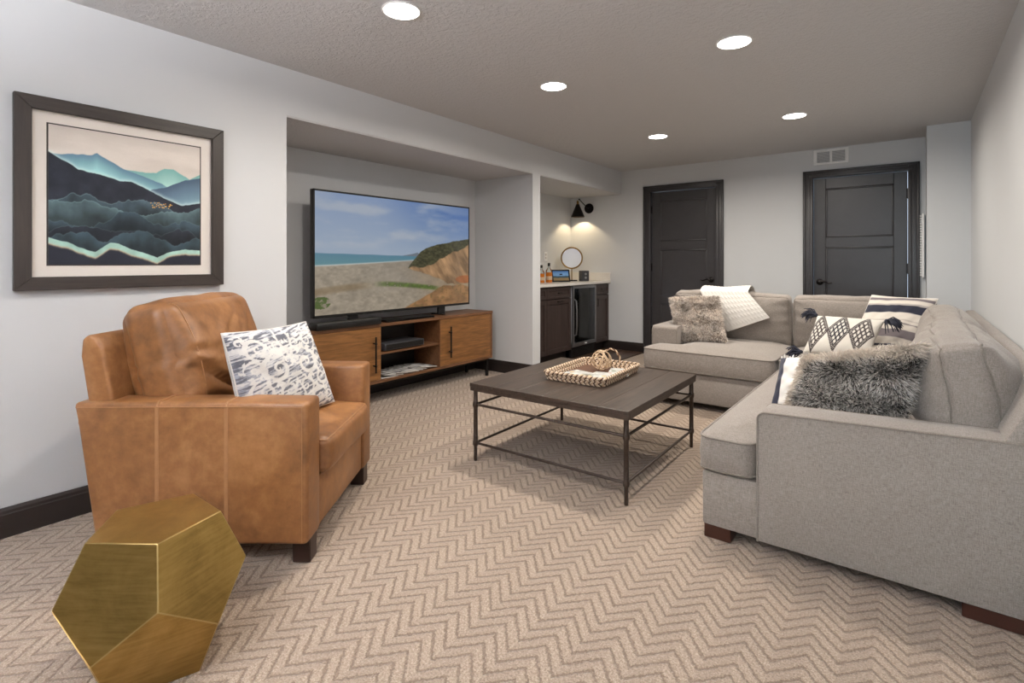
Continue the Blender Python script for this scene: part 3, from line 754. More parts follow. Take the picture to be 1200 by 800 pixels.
SX, SY0, SY1, SZ0, SZ1 = -3.44, 1.978, 4.142, 0.181, 0.664; SB = -3.80; OA, OB = 2.728, 3.396
t = thing('media_console', 'low walnut media console with two doors and open middle shelves', 'console', ((SX+SB)/2, (SY0+SY1)/2, 0))
cx, cy = (SX+SB)/2, (SY0+SY1)/2; X0, X1 = SB-cx, SX-cx; Y0, Y1 = SY0-cy, SY1-cy; A, B = OA-cy, OB-cy
MB().rbox(X0, X1+.004, Y0-.004, Y1+.004, SZ1-.026, SZ1, 0.003, 1).build('top', M['tvwood_dark'], t)
MB().rbox(X0, X1, Y0, Y1, SZ0, SZ0+.022, 0.002, 1).build('bottom_panel', M['tvwood_dark'], t)
for y in (Y0, Y1-.022, A-.022, B): MB().rbox(X0, X1-(0 if y in (Y0, Y1-.022) else .004), y, y+.022, SZ0+.02, SZ1-.024, 0.002, 1).build('side_panel', M['tvwood_dark'], t)
MB().box(X0, X0+.008, Y0, Y1, SZ0, SZ1-.01).build('back_panel', M['black'], t, 0)
MB().rbox(X0+.01, X1-.02, A, B, .405, .425, 0.002, 1).build('shelf', M['tvwood_dark'], t)
for (a, b, hy) in ((Y0+.024, A-.003, A-.075), (B+.003, Y1-.024, B+.115)):
    d = MB().rbox(X1-.022, X1-.002, a, b, SZ0+.024, SZ1-.028, 0.002, 1).build('door', M['tvwood'], t)
    hz = 0.42
    h = MB().tube([(X1+.028, hy, hz-.145), (X1+.028, hy, hz+.145)], .0075, 10)
    for z in (hz-.09, hz+.09): h.tube([(X1-.004, hy, z), (X1+.028, hy, z)], .006, 8).lathe([(0.012, -.006), (.012, .006)], 10, (X1+.028, hy, z))
    h.build('handle', M['bronze'], d)
ba = MB().rbox(X0+.03, X1-.03, Y0+.03, Y1-.03, SZ0-.022, SZ0-.002, 0.002, 1); ba.build('base_frame', M['tvmetal'], t)
for x in (X0+.03, X1-.05):
    for y in (Y0+.02, Y1-.06):
        MB().rbox(x, x+.028, y, y+.028, 0, SZ0-.02, 0.003, 1).build('leg', M['tvmetal'], t)

# electronics and magazines on the console
o = MB().rbox(-.055, .055, -.29, .29, 0, .052, .008, 2).build('soundbar', M['black']); o.location = (-3.468, 2.42, .664); tag(o, 'black soundbar lying under the left half of the television', 'speaker')
t = thing('media_player', 'thin glossy black media player lying under the television screen', 'player', (-3.53, 3.06, .664), 0.0)
MB().rbox(-.085, .085, -.27, .27, 0, .018, .003, 1).build('body', M['blackgloss'], t)
MB().rbox(-.086, -.0, -.272, -.266, .004, .014, .001, 1).build('front_edge', M['steel'], t)
t = thing('set_top_box', 'black set-top box on the open shelf of the console', 'box', (-3.56, 2.99, .425))
MB().rbox(-.12, .11, -.215, .215, .008, .062, .004, 2).build('body', M['greybox'], t); MB().rbox(.109, .113, -.205, .205, .014, .056, .001, 1).build('front_panel', M['black'], t)
def magcover(seed):
    def f(u, v):
        n = fbm(u*3+seed, v*16, seed); c = np.zeros(u.shape+(3,)); c[:] = C8(214, 212, 210)
        return lay(lay(c, sst(.5, .62, n), C8(70, 68, 72)), sst(.62, .7, fbm(u*5, v*20+seed, seed+40))*.7, C8(150, 160, 176))
    return f
rngm = random.Random(4)
for i in range(9):
    mx = -3.575+rngm.uniform(-.012, .012); my = 2.80+i*.055; tilt = -0.28 if i else -0.06
    o = thing('magazine', ['magazine at the bottom of the overlapping row on the console, farthest into the left corner'][0] if i == 0 else 'magazine in the overlapping row, %s from the left' % ['', 'second', 'third', 'fourth', 'fifth', 'sixth', 'seventh', 'eighth', 'last and on top'][i], 'magazine', (mx, my, .2035+.001*i), rngm.uniform(-.08, .08), 'magazines fanned on the bottom shelf')
    R = Matrix.Rotation(tilt*0.43, 4, 'X')
    MB().rbox(-.115, .115, -.07, .13, 0, .006, .0015, 1).xf(Matrix.Translation((0, 0, .014 if i else 0)) @ R).build('pages', M['paper'], o)
    u, v = np.meshgrid(np.linspace(0, 1, 24), np.linspace(0, 1, 20), indexing='ij')
    V = np.stack([-.115+.23*u, -.07+.2*v, np.full_like(u, .0066)], -1).reshape(-1, 3)
    RM = np.array(Matrix.Translation((0, 0, .014 if i else 0)) @ R); V = V@RM[:3, :3].T+RM[:3, 3]
    mesh_np('cover', V, grid_faces(24, 20), M['paint'], o, True, s2l(magcover(i)(v, u).reshape(-1, 3)))

# ------------------------------------------------------------------ wet bar
BX = -3.237; CT = 0.918
def shaker(mb, y0, y1, z0, z1, fr=.052):
    mb.rbox(BX-.02, BX-.010, y0+.01, y1-.01, z0+.01, z1-.01, .001, 1)
    mb.rbox(BX-.02, BX, y0, y0+fr, z0, z1, .002, 1).rbox(BX-.02, BX, y1-fr, y1, z0, z1, .002, 1).rbox(BX-.02, BX, y0+fr, y1-fr, z0, z0+fr, .002, 1).rbox(BX-.02, BX, y0+fr, y1-fr, z1-fr, z1, .002, 1)
    return mb
def cab(name, lab, y0, y1, splits, pulls):
    t = thing(name, lab, 'cabinet', (0, 0, 0))
    t.location = ((XN+BX)/2, (y0+y1)/2, 0); off = Matrix.Translation(-Vector(t.location))
    MB().rbox(XN+.005, BX-.021, y0+.001, y1-.001, .115, .884, .002, 1).xf(off).build('carcass', M['cab'], t)
    MB().box(XN+.02, BX-.08, y0+.004, y1-.004, 0, .116).xf(off).build('toe_kick', M['base'], t, 0)
    for (a, b, vert) in splits:
        d = shaker(MB(), a+.003, b-.003, .745, .876, .038).xf(off).build('drawer', M['cab'], t)
        m = (a+b)/2
        MB().tube([(BX, m-.04, .81), (BX+.022, m-.04, .81), (BX+.022, m+.04, .81), (BX, m+.04, .81)], .004, 8).xf(off).build('pull', M['bronze'], d)
        d = shaker(MB(), a+.003, b-.003, .122, .735).xf(off).build('door', M['cab'], t)
        if vert == 'h': pts = [(BX, m-.05, .71), (BX+.022, m-.05, .71), (BX+.022, m+.05, .71), (BX, m+.05, .71)]
        else: pts = [(BX, a+.03, .60), (BX+.022, a+.03, .60), (BX+.022, a+.03, .69), (BX, a+.03, .69)]
        MB().tube(pts, .004, 8).xf(off).build('pull', M['bronze'], d)
    return t
cab('bar_cabinet', 'espresso shaker cabinet left of the glass-door wine fridge', PI1+.002, 5.372, [(4.456, 4.85, 'h'), (4.85, 5.37, 'h')], 0)
cab('bar_cabinet', 'narrow espresso cabinet between the wine fridge and far wall', 5.968, YF-.002, [(5.97, YF-.004, 'v')], 0)
t = thing('bar_countertop', 'white quartz countertop with low side splash over the wet bar', 'countertop', (-3.52, 5.395, .884))
off = Matrix.Translation(-Vector(t.location))
MB().rbox(XN+.001, -3.208, PI1+.002, YF-.001, .886, CT, .003, 1).xf(off).build('slab', M['counter'], t)
MB().rbox(XN+.02, -3.212, YF-.02, YF-.001, CT, CT+.105, .002, 1).xf(off).build('side_splash', M['counter'], t)
MB().rbox(XN+.001, XN+.02, PI1+.002, YF-.002, CT, CT+.105, .002, 1).xf(off).build('back_splash', M['counter'], t)
# wine fridge
t = thing('wine_fridge', 'undercounter wine fridge with glass door and steel frame', 'fridge', (-3.53, 5.668, 0)); off = Matrix.Translation(-Vector(t.location))
b = MB(); fy0, fy1 = 5.378, 5.962
b.box(XN+.02, BX-.012, fy0, fy0+.02, .137, .878).box(XN+.02, BX-.012, fy1-.02, fy1, .137, .878).box(XN+.02, BX-.012, fy0, fy1, .855, .878).box(XN+.02, BX-.012, fy0, fy1, .137, .20).box(XN+.02, XN+.04, fy0, fy1, .13, .87)
b.xf(off).build('cavity', M['ventgrey'], t, 0)
d = MB(); x0, x1 = BX-.01, BX+.016
d.rbox(x0, x1, fy0+.012, fy0+.040, .145, .878, .003, 1).rbox(x0, x1, fy1-.034, fy1-.006, .145, .878, .003, 1).rbox(x0, x1, fy0+.04, fy1-.034, .845, .878, .003, 1).rbox(x0, x1, fy0+.04, fy1-.034, .145, .19, .003, 1)
door_o = d.xf(off).build('door_frame', M['steel'], t)
MB().box(x0+.004, x1-.004, fy0+.04, fy1-.034, .19, .845).xf(off).build('glass_panel', M['smoke'], door_o, 0)
MB().tube([(x1, fy0+.03, .72), (x1+.03, fy0+.028, .70), (x1+.04, fy0+.026, .60), (x1+.04, fy0+.026, .40), (x1+.03, fy0+.028, .30), (x1, fy0+.03, .28)], .009, 8).xf(off).build('handle', M['steel'], door_o)
g = MB().rbox(BX-.05, BX-.01, fy0+.01, fy1-.01, .012, .135, .003, 1)
for i in range(6): g.rbox(BX-.012, BX-.004, fy0+.03, fy1-.03, .03+i*.016, .037+i*.016, .001, 1)
g.xf(off).build('vent_grille', M['black'], t)
for z in (.36, .52, .68):
    s = MB()
    for k in range(8): s.tube([(XN+.06, fy0+.05+k*.068, z), (BX-.03, fy0+.05+k*.068, z)], .003, 6)
    s.tube([(BX-.03, fy0+.03, z), (BX-.03, fy1-.03, z)], .005, 6).xf(off).build('shelf', M['steel'], t)
MB().rbox(BX-.06, BX-.035, fy0+.15, fy0+.23, .838, .846, .002, 1).xf(off).build('display_light', M['led'], t)
fl = bpy.data.lights.new('fridge_lamp', 'POINT'); fl.energy = 9.0; fl.color = (.75, .82, 1); fl.shadow_soft_size = .03
fo = bpy.data.objects.new('fridge_lamp', fl); COL.objects.link(fo); fo.parent = t; fo.location = off @ Vector((BX-.10, 5.63, .82))
MB().rbox(BX+.0165, BX+.018, 5.66, 5.71, .160, .176, .001, 1).xf(off).build('badge', M['white'], door_o)
for i, (x, y, z) in enumerate([(-3.30, 5.55, .523), (-3.30, 5.62, .523), (-3.33, 5.60, .363), (-3.31, 5.68, .363), (-3.32, 5.75, .363)]):
    o = MB().lathe([(0.0, 0), (.028, .001), (.033, .05), (.033, .10), (.031, .1), (.030, .01), (0, .008)], 16, (0, 0, 0)).build('drinking_glass', M['pane'])
    o.location = (x, y, z); tag(o, ['clear glass on the middle fridge shelf, left one', 'clear glass on the middle fridge shelf, right one', 'clear glass on the bottom fridge shelf, left of three', 'clear glass on the bottom fridge shelf, middle of three', 'clear glass on the bottom fridge shelf, right of three'][i], 'glass', 'glasses in the wine fridge')
# bar top objects
def bottle(loc, lab, s=1.0):
    t = thing('liquor_bottle', lab, 'bottle', loc, 0.3, 'liquor bottles on the bar')
    MB().lathe([(0, 0), (.038, 0), (.041, .006), (.041, .128), (0, .129)], 20).build('liquor', M['amber'], t, 60)
    MB().lathe([(.0412, .128), (.0412, .136), (.036, .155), (.016, .185), (.013, .20), (.013, .225)], 20).build('glass_body', M['pane'], t, 60)
    MB().lathe([(.0145, .205), (.0165, .208), (.0165, .245), (0, .246)], 16).build('cap', M['black'], t)
    MB().lathe([(.0416, .035), (.0418, .036), (.0418, .078), (.0416, .079)], 20).build('paper_label', M['straw'], t, 60)
    t.scale = (s, s, s); return t
bottle((-3.52, 5.155, CT), 'amber liquor bottle half hidden by the wall pier', .86); bottle((-3.50, 5.285, CT), 'amber liquor bottle beside the small photo frame', .96)
t = thing('photo_frame', 'small black frame with a blue landscape photo on the bar', 'frame', (-3.475, 5.53, CT), -.45)
R = Matrix.Rotation(math.radians(-12), 4, 'Y')
f = MB()
for (a, b, c, d) in ((-.13, -.115, 0, .155), (.115, .13, 0, .155), (-.13, .13, 0, .016), (-.13, .13, .139, .155)): f.rbox(-.008, .008, a, b, c, d, .002, 1)
f.xf(R).build('frame_border', M['black'], t); MB().rbox(-.008, -.002, -.12, .12, .01, .15, .001, 1).xf(R).build('backing', M['black'], t)
MB().add([(-.008, -.02, .10), (-.008, .02, .10), (-.085, .02, 0), (-.085, -.02, 0)], [(0, 1, 2, 3)]).build('stand_leg', M['black'], t, 0)
def pic(u, v):
    c = np.zeros(u.shape+(3,)); n = fbm(u*6, v*6, 5); c[:] = C8(120, 165, 215); c = lay(c, sst(.7, 1, v)[...]*.6, C8(50, 100, 180)); c = lay(c, sst(.02, -.02, v-.42-.1*n), C8(60, 84, 100)); return lay(c, sst(.02, -.02, v-.25-.1*n), C8(150, 130, 95))
po = print_x('photo', 0.0, -.116, .116, .015, .14, 40, 30, pic, M['paint'], t); po.data.transform(R)
t = thing('round_mirror', 'round gold-rimmed tabletop mirror on a thin stem stand', 'mirror', (-3.55, 5.90, CT), -.95)
rim = [(0, .135*math.cos(a), .30+.135*math.sin(a)) for a in np.linspace(0, 2*math.pi, 49)[:-1]]
MB().tube(rim, .010, 8, closed=True).build('rim', M['gold'], t)
MB().lathe([(0, -.003), (.130, -.003), (.130, .003), (0, .003)], 40, (0, 0, .30), mat=Matrix.Rotation(math.pi/2, 4, 'Y')).build('mirror_glass', M['mirror'], t, 40)
MB().tube([(0, 0, .01), (0, 0, .166)], .006, 8).build('stem', M['gold'], t)
MB().rbox(-.045, .045, -.07, .07, 0, .014, .003, 1).build('base', M['bronze'], t)
t = thing('candle_holder', 'square grey patterned candle holder on the bar beside the mirror', 'candle holder', (-3.405, 5.965, CT), -.6)
MB().rbox(-.05, .05, -.05, .05, 0, .012, .003, 1).rbox(-.05, .05, -.05, -.042, .01, .135, .003, 1).rbox(-.05, .05, .042, .05, .01, .135, .003, 1).rbox(-.05, -.042, -.045, .045, .01, .135, .003, 1).rbox(.042, .05, -.045, .045, .01, .135, .003, 1).build('holder', M['greybox'], t)
for z in (.045, .092):
    for s in (-1, 1):
        MB().lathe([(0, .0), (.013, .001), (.016, .003), (0, .006)], 12, (.0495, s*.0, z), mat=Matrix.Rotation(math.pi/2, 4, 'Y')).build('ornament', M['steel'], t) if s > 0 else None
MB().lathe([(0, .012), (.032, .012), (.032, .09), (0, .09)], 16).build('candle', M['mat'], t)

# sconce
t = thing('wall_sconce', 'black cone-shade swing-arm sconce on the far wall over the bar', 'sconce', (-3.535, YF, 1.90))
rotw = Matrix.Rotation(math.pi/2, 4, 'X')
MB().lathe([(0, 0), (.068, 0), (.070, .006), (.066, .018), (.02, .022), (0, .022)], 32, mat=rotw).build('wall_plate', M['bronze'], t)
MB().tube([(0, -.02, 0), (0, -.05, .0), (-.015, -.08, .03), (-.07, -.15, .115)], .006, 8).lathe([(0, -.012), (.012, -.006), (.012, .006), (0, .012)], 12, (-.07, -.15, .115)).build('arm', M['bronze'], t)
SCX, SCY = -.085, -.165
MB().lathe([(.018, .05), (.022, .045), (.094, -.125), (.092, -.127), (.020, .040), (.014, .045)], 32, (SCX, SCY, 0)).build('shade', M['bronze'], t, 50)
MB().lathe([(0, .10), (.012, .095), (.016, .08), (.014, .06), (.020, .05), (.02, .04), (0, .04)], 16, (SCX, SCY, 0)).build('socket', M['gold'], t)
bl = MB().lathe([(0, .03), (.012, .02), (.022, -.015), (.016, -.035), (0, -.04)], 16, (SCX, SCY, 0)).build('bulb', M['bulb'], t, 60)
pd = bpy.data.lights.new('sconce_lamp', 'POINT'); pd.energy = SCONCE_W; pd.color = (1.0, .78, .48); pd.shadow_soft_size = .015
po = bpy.data.objects.new('sconce_lamp', pd); COL.objects.link(po); po.parent = t; po.location = (SCX, SCY, -.052)

# ------------------------------------------------------------------ coffee table
t = thing('coffee_table', 'square dark wood coffee table on slim iron legs', 'table', (-1.576, 2.80, 0), math.radians(1.0))
TT, TH = .457, .044; hx, hy = .500, .515
n = 6; wd = (2*hx-.004)/n
for i in range(n):
    MB().rbox(-hx+.002+i*wd+.0006, -hx+.002+(i+1)*wd-.0006, -hy, hy, TT-.020, TT, .0016, 1).build('plank', M['tablewood'], t)
ap = MB()
for (a, b, c, d) in ((-hx+.004, hx-.004, -hy+.003, -hy+.025), (-hx+.004, hx-.004, hy-.025, hy-.003), (-hx+.004, -hx+.026, -hy+.025, hy-.025), (hx-.026, hx-.004, -hy+.025, hy-.025)): ap.rbox(a, b, c, d, TT-TH, TT-.019, .002, 1)
ap.box(-hx+.02, hx-.02, -hy+.02, hy-.02, TT-.03, TT-.019).build('apron', M['tablewood'], t)
LX, LY = .474, .488
for sx in (-1, 1):
    for sy in (-1, 1):
        l = MB().lathe([(0, 0), (.0085, 0), (.010, .004), (.0105, .085), (.0155, .092), (.0165, .10), (.0165, .112), (.0135, .118), (.0125, .20), (.0125, .31), (.0165, .318), (.0175, .328), (.0165, .34), (.013, .346), (.0125, TT-TH+.002), (0, TT-TH+.002)], 16, (sx*LX, sy*LY, 0))
        l.build('leg', M['tableiron'], t, 50)
for z in (.105, .33):
    for s in (-1, 1):
        MB().tube([(-LX, s*LY, z), (LX, s*LY, z)], .0075, 8).build('rail', M['tableiron'], t)
        MB().tube([(s*LX, -LY, z), (s*LX, LY, z)], .0075, 8).build('rail', M['tableiron'], t)

# woven tray
t = thing('woven_tray', 'rectangular woven straw tray with arched handle on the coffee table', 'tray', (-1.588, 2.90, TT), math.radians(3))
tx, ty = .185, .262
def rrect(hx, hy, r, k=10, step=.012):
    pts = []
    for cx, cy, a0 in ((hx-r, hy-r, 0), (-hx+r, hy-r, 90), (-hx+r, -hy+r, 180), (hx-r, -hy+r, 270)):
        for q in range(k): a = math.radians(a0+90*q/(k-1)); pts.append((cx+r*math.cos(a), cy+r*math.sin(a)))
    out = []
    for i in range(len(pts)):
        p = Vector(pts[i]); q = Vector(pts[(i+1) % len(pts)]); m = max(1, int((q-p).length/step))
        for j in range(m): out.append(p.lerp(q, j/m))
    return out
MB().rbox(-tx+.005, tx-.005, -ty+.005, ty-.005, 0.001, .008, .003, 1).build('tray_base', M['strawbrown'], t)
for rw in range(4):
    z = .010+rw*.0125; e = .004*rw
    path = rrect(tx+e, ty+e, .03, 10, .005); m = len(path)
    L = MB(); Dk = MB(); Md = MB()
    for k in range(3):
        pts = []
        for i, p in enumerate(path):
            q = path[(i+1) % m]; tt = (q-p).normalized(); nn = Vector((tt.y, -tt.x)); a = (1 if rw % 2 else -1)*2*math.pi*(i*round(m/6.0)/m)+k*2*math.pi/3+rw
            pts.append((p.x+nn.x*.0058*math.cos(a), p.y+nn.y*.0058*math.cos(a), z+.0058*math.sin(a)))
        (L if k == 0 else Md if k == 1 else Dk).tube(pts, .0052, 5, closed=True)
    r = L.build('woven_row', M['straw'], t, 60); Dk.build('dark_strand', M['strawbrown'], r, 60); Md.build('pale_strand', M['whitestraw'], r, 60)
ap = [(tx*0+.062*math.cos(a), ty+.010, .052+.075*math.sin(a)) for a in np.linspace(0, math.pi, 30)]
for k in range(2):
    pts = []
    for i, p in enumerate(ap):
        a = i*1.05+k*math.pi; ang = math.pi*i/29
        pts.append((p[0]+math.cos(ang)*.0045*math.cos(a), p[1]+.0045*math.sin(a), p[2]+math.sin(ang)*.0045*math.cos(a)))
    MB().tube(pts, .0045, 6).build('handle', M['straw' if k else 'strawbrown'], t, 60)
# rattan ball
o = MB()
for i in range(7):
    ax = Vector((random.gauss(0, 1), random.gauss(0, 1), random.gauss(0, 1))).normalized(); e1 = ax.orthogonal().normalized(); e2 = ax.cross(e1); r = .062-.002*(i % 3)
    o.tube([e1*r*math.cos(a)+e2*r*math.sin(a)+ax*.012*(i % 2) for a in np.linspace(0, 2*math.pi, 37)[:-1]],   .0034, 6, closed=True)
ro = o.build('rattan_ball', M['straw'], None, 60); ro.location = (-1.60, 3.03, TT+.008+.0675); tag(ro, 'open woven rattan ball sitting in the straw tray', 'ornament')
def floral(seed, base):
    def f(u, v):
        c = np.zeros(u.shape+(3,)); c[:] = base; rng = np.random.default_rng(seed)
        n = fbm(u*7, v*7, seed); c = lay(c, sst(.45, .65, n)*.5, C8(150, 150, 148))
        for _ in range(10):
            a, b, r = rng.random(), rng.random(), .04+.08*rng.random(); col = [C8(196, 150, 140), C8(230, 226, 220), C8(120, 130, 110), C8(206, 176, 120)][rng.integers(4)]
            c = lay(c, (((u-a)**2+(v-b)**2) < r*r)*.8, col)
        return c
    return f
for i, (x, y, z, rz, sx, sy, th, lab) in enumerate([(-1.475, 2.80, .008, .12, .075, .10, .022, 'small floral gift book nearest the front of the tray'), (-1.655, 2.79, .008, -.2, .07, .095, .014, 'pale small book lying at the left of the tray'), (-1.47, 3.02, .008, .35, .062, .085, .014, 'small floral booklet at the right end of the tray, beside the ball')]):
    t = thing('small_book', lab, 'book', (x, y, TT+z), rz, 'little books in the straw tray')
    MB().rbox(-sx+.003, sx-.003, -sy+.003, sy-.003, .002, th-.002, .001, 1).build('pages', M['paper'], t)
    MB().rbox(-sx, sx, -sy, sy, 0, .002, .0005, 1).rbox(-sx, sx, -sy, sy, th-.002, th, .0005, 1).rbox(-sx, -sx+.003, -sy, sy, 0, th, .0005, 1).build('binding', M['mat'], t)
    u, v = np.meshgrid(np.linspace(0, 1, 40), np.linspace(0, 1, 50), indexing='ij')
    mesh_np('cover', np.stack([-sx+2*sx*u, -sy+2*sy*v, np.full_like(u, th+.0004)], -1).reshape(-1, 3), grid_faces(40, 50), M['paint'], t, True, s2l(floral(i+3, C8(186, 186, 182))(u, v).reshape(-1, 3)))

# ------------------------------------------------------------------ leather armchair (local: x forward, y to the far side)
CHW = .86; CA = math.radians(37)
org = Vector((-1.825, 1.099, 0))
t = thing('leather_armchair', 'caramel leather armchair with loose back cushion under the framed picture', 'armchair', org, CA)
LE = M['leather']
def arm_side(y0, y1):
    pts = [(0, .088), (0.0, .63), (-.25, .632), (-.90, .628), (-.885, .55), (-.815, .088)]
    return MB().prism(pts, 'y', y0, y1, .018, 3)
a1 = arm_side(0, .135).build('arm', LE, t); a2 = arm_side(CHW-.135, CHW).build('arm', LE, t)
for (yy, arm) in ((-.0012, a1), (CHW+.0012, a2)):
    for x, dx in ((-.31, .006), (-.575, .004)):
        ya, yb = (yy-.0004, .003) if yy < 0 else (CHW-.003, yy+.0004); yc, yd = (.02, .115) if yy < 0 else (CHW-.115, CHW-.02)
        MB().rbox(x-.007, x+.007, ya, yb, .10, .614, .0006, 1).rbox(x-.007, x+.007, yc, yd, .628, .6335, .0006, 1).tube([(x, (.0015 if yy < 0 else CHW-.0015), .612), (x, (.007 if yy < 0 else CHW-.007), .626), (x, (.02 if yy < 0 else CHW-.02), .6315)], .005, 6).build('seam', M['leatherseam'], arm)
    MB().tube([(-.020, yy, .10), (-.020, yy, .612), (-.25, yy, .615), (-.885, yy, .611)], .0016, 6).build('piping', M['leatherseam'], arm)
MB().rbox(-.80, -.012, .125, CHW-.125, .088, .30, .012, 3).build('seat_rail', LE, t)
MB().prism([(-.68, .10), (-.78, .09), (-.895, .80), (-.89, .865), (-.865, .885), (-.835, .875), (-.805, .83)], 'y', .03, CHW-.03, .012, 3).build('back_frame', LE, t)
cushion('seat_cushion', (-.30, CHW/2, .375), (.66, CHW-.275, .15), .035, (.012, .004, .022), LE, t, n=27, wr=.002, seed=3, pipe=.0035, pipe_mat=M['leatherseam'])
Rb = Matrix.Rotation(math.radians(-14), 4, 'Y')
# back cushion with creased lower half
P, Fs = cube_grid(45)
F = cushion_fn(.10, .325, .285, .06, .065, .012, .02, wr=.005, seed=5)
V = F(P); yv, zv = V[:, 1], V[:, 2]
cre = np.zeros(len(V)); rg = np.random.default_rng(8)
for (cy_, cz_, ang, ln, am) in [(-.25, .05, -.15, .09, .012), (-.02, .10, .6, .16, .008), (.14, .05, 1.0, .14, .010), (.22, -.16, .9, .12, .014), (-.22, -.02, -.35, .13, .016), (-.18, -.07, -.5, .16, .018), (-.10, -.12, -.45, .17, .016), (-.16, -.17, -.3, .14, .014), (.02, -.10, -.25, .16, .010), (.10, -.18, .3, .16, .012), (.17, -.05, .8, .13, .012), (-.05, .03, -.3, .14, .007), (.05, -.22, .1, .15, .010)]:
    e = np.cos(ang)*(yv-cy_)+np.sin(ang)*(zv-cz_); f2 = -np.sin(ang)*(yv-cy_)+np.cos(ang)*(zv-cz_)
    cre += am*np.exp(-(e/ln)**2)*(np.exp(-(f2/.012)**2)*-1+.7*np.exp(-((f2-.03)/.02)**2))
V[:, 0] += cre*np.clip(P[:, 0]*1.5, 0, 1); V[:, 1] += np.where(P[:, 1] < -.9, cre*.8, 0)
V = V@np.array(Rb.to_3x3()).T+np.array([-.655, CHW/2-.0, .715])
bc = mesh_np('back_cushion', V, Fs, LE, t)
ts = np.linspace(-1, 1, 40)
for s in (-1,):
    Q = np.stack([np.full(40, .995), np.full(40, s*.80), ts], 1)
    MB().tube(F(Q)@np.array(Rb.to_3x3()).T+np.array([-.653, CHW/2, .715]), .0022, 6).build('seam', M['leatherseam'], bc)
for (x, y) in ((-.075, .04), (-.075, CHW-.115), (-.78, .04), (-.78, CHW-.115)):
    MB().prism([(x, y), (x+.07, y), (x+.07, y+.07), (x, y+.07)], 'z', 0, .10, .004, 1).build('leg', M['chairfoot'], t)
CR = Matrix.Translation(org) @ Matrix.Rotation(CA, 4, 'Z')
def damask(u, v):
    st = fbm(u*9, v*60-u*12, 2); bl = fbm(u*3, v*4, 7); c = np.zeros(u.shape+(3,)); c[:] = C8(226, 224, 222)
    dk = sst(.34, .52, st+.3*(bl-.5)); c = lay(c, dk*.75, C8(146, 151, 166)); c = lay(c, sst(.50, .60, st)*.8, C8(88, 89, 98))
    x = np.abs(u-.5); m = np.zeros_like(u)
    for (cx_, cy_, r, sg, tw) in [(.17, .56, .17, 1, 9), (.10, .30, .11, -1, 9), (.30, .80, .13, -1, 9), (.12, .80, .10, 1, 8), (.34, .36, .13, 1, 9), (.38, .60, .09, -1, 8), (.05, .62, .06, 1, 7), (.25, .14, .12, -1, 8), (.43, .87, .07, 1, 7), (.42, .12, .08, 1, 7)]:
        dx = x-cx_; dy = v-cy_; rr = np.hypot(dx, dy)/r; th = np.arctan2(dy, dx)*sg
        sp = np.cos(th-tw*1.5*np.sqrt(rr)); m = np.maximum(m, (sp > .42)*(rr < 1)*1.0)
        lf = np.cos(7*th+5*rr); m = np.maximum(m, (lf > .5)*(rr > .85)*(rr < 1.22)*1.0)
    stem = np.exp(-((x-.02-.05*np.sin(v*9))/.014)**4); m = np.maximum(m, stem)
    m = m*sst(.22, .40, fbm(u*13, v*13, 17)+.14)
    c = lay(c, m*.92, C8(232, 230, 226)); return c
w = lambda x, y, z: tuple(CR @ Vector((x, y, z)))
pb = Pillow(w(-.36, .055, .885), w(-.25, .600, .869), w(-.11, .605, .475), w(-.28, .08, .465), .075, .05, .004, 3)
o = pb.build('throw_pillow', 190, M['clothpaint'], damask, C8(214, 212, 210)); tag(o, 'white and grey scroll-patterned pillow on the leather armchair', 'pillow'); pb.seam(o, .0035, M['whitecloth'])

# ------------------------------------------------------------------ brass faceted stool
bx, by, yw, r1, r2, z1, z2, z3 = -1.7739, .5851, -1.56709, .16887, .23834, .4065, .2595, .1499
t = thing('faceted_stool', 'brass dodecahedron side stool on the carpet before the armchair', 'stool', (bx, by, 0))
vt = []
for k in range(5): a = yw+k*2*math.pi/5; vt.append((r1*math.cos(a), r1*math.sin(a), z1))
for k in range(5): a = yw+k*2*math.pi/5; vt.append((r2*math.cos(a), r2*math.sin(a), z2))
for k in range(5): a = yw+(k+.5)*2*math.pi/5; vt.append((r2*math.cos(a), r2*math.sin(a), z3))
for k in range(5): a = yw+(k+.5)*2*math.pi/5; vt.append((r1*math.cos(a), r1*math.sin(a), 0))
T_, U_, L_, B_ = (lambda k: k % 5), (lambda k: 5+k % 5), (lambda k: 10+k % 5), (lambda k: 15+k % 5)
fc = [tuple(T_(k) for k in range(5))]+[(T_(k+1), T_(k), U_(k), L_(k), U_(k+1)) for k in range(5)]+[(B_(k), B_(k+1), L_(k+1), U_(k+1), L_(k)) for k in range(5)]+[tuple(B_(4-k) for k in range(5))]
# bevelled solid for the edges, thin plates as faces
b = bmesh.new(); vs = [b.verts.new(p) for p in vt]
for f in fc: b.faces.new([vs[i] for i in f])
bmesh.ops.recalc_face_normals(b, faces=b.faces); bmesh.ops.bevel(b, geom=list(b.edges), offset=.0016, segments=2, profile=.5, affect='EDGES')
MB().frombm(b).build('welded_edges', M['brassedge'], t, 25)
cen = Vector((0, 0, z1/2))
for f in fc:
    p = [Vector(vt[i]) for i in f]; c = sum(p, Vector())/5; nn = (p[1]-p[0]).cross(p[2]-p[1]).normalized(); nn = nn if nn.dot(c-cen) > 0 else -nn
    if c.z < .01: continue
    q = [c+(x-c)*.984 for x in p]; mb = MB()
    mb.add([x+nn*.0008 for x in q]+[x-nn*.003 for x in q], [tuple(range(5))]+[(i, (i+1) % 5, 5+(i+1) % 5, 5+i) for i in range(5)])
    mb.build('face_plate', M['brass'], t, 0)

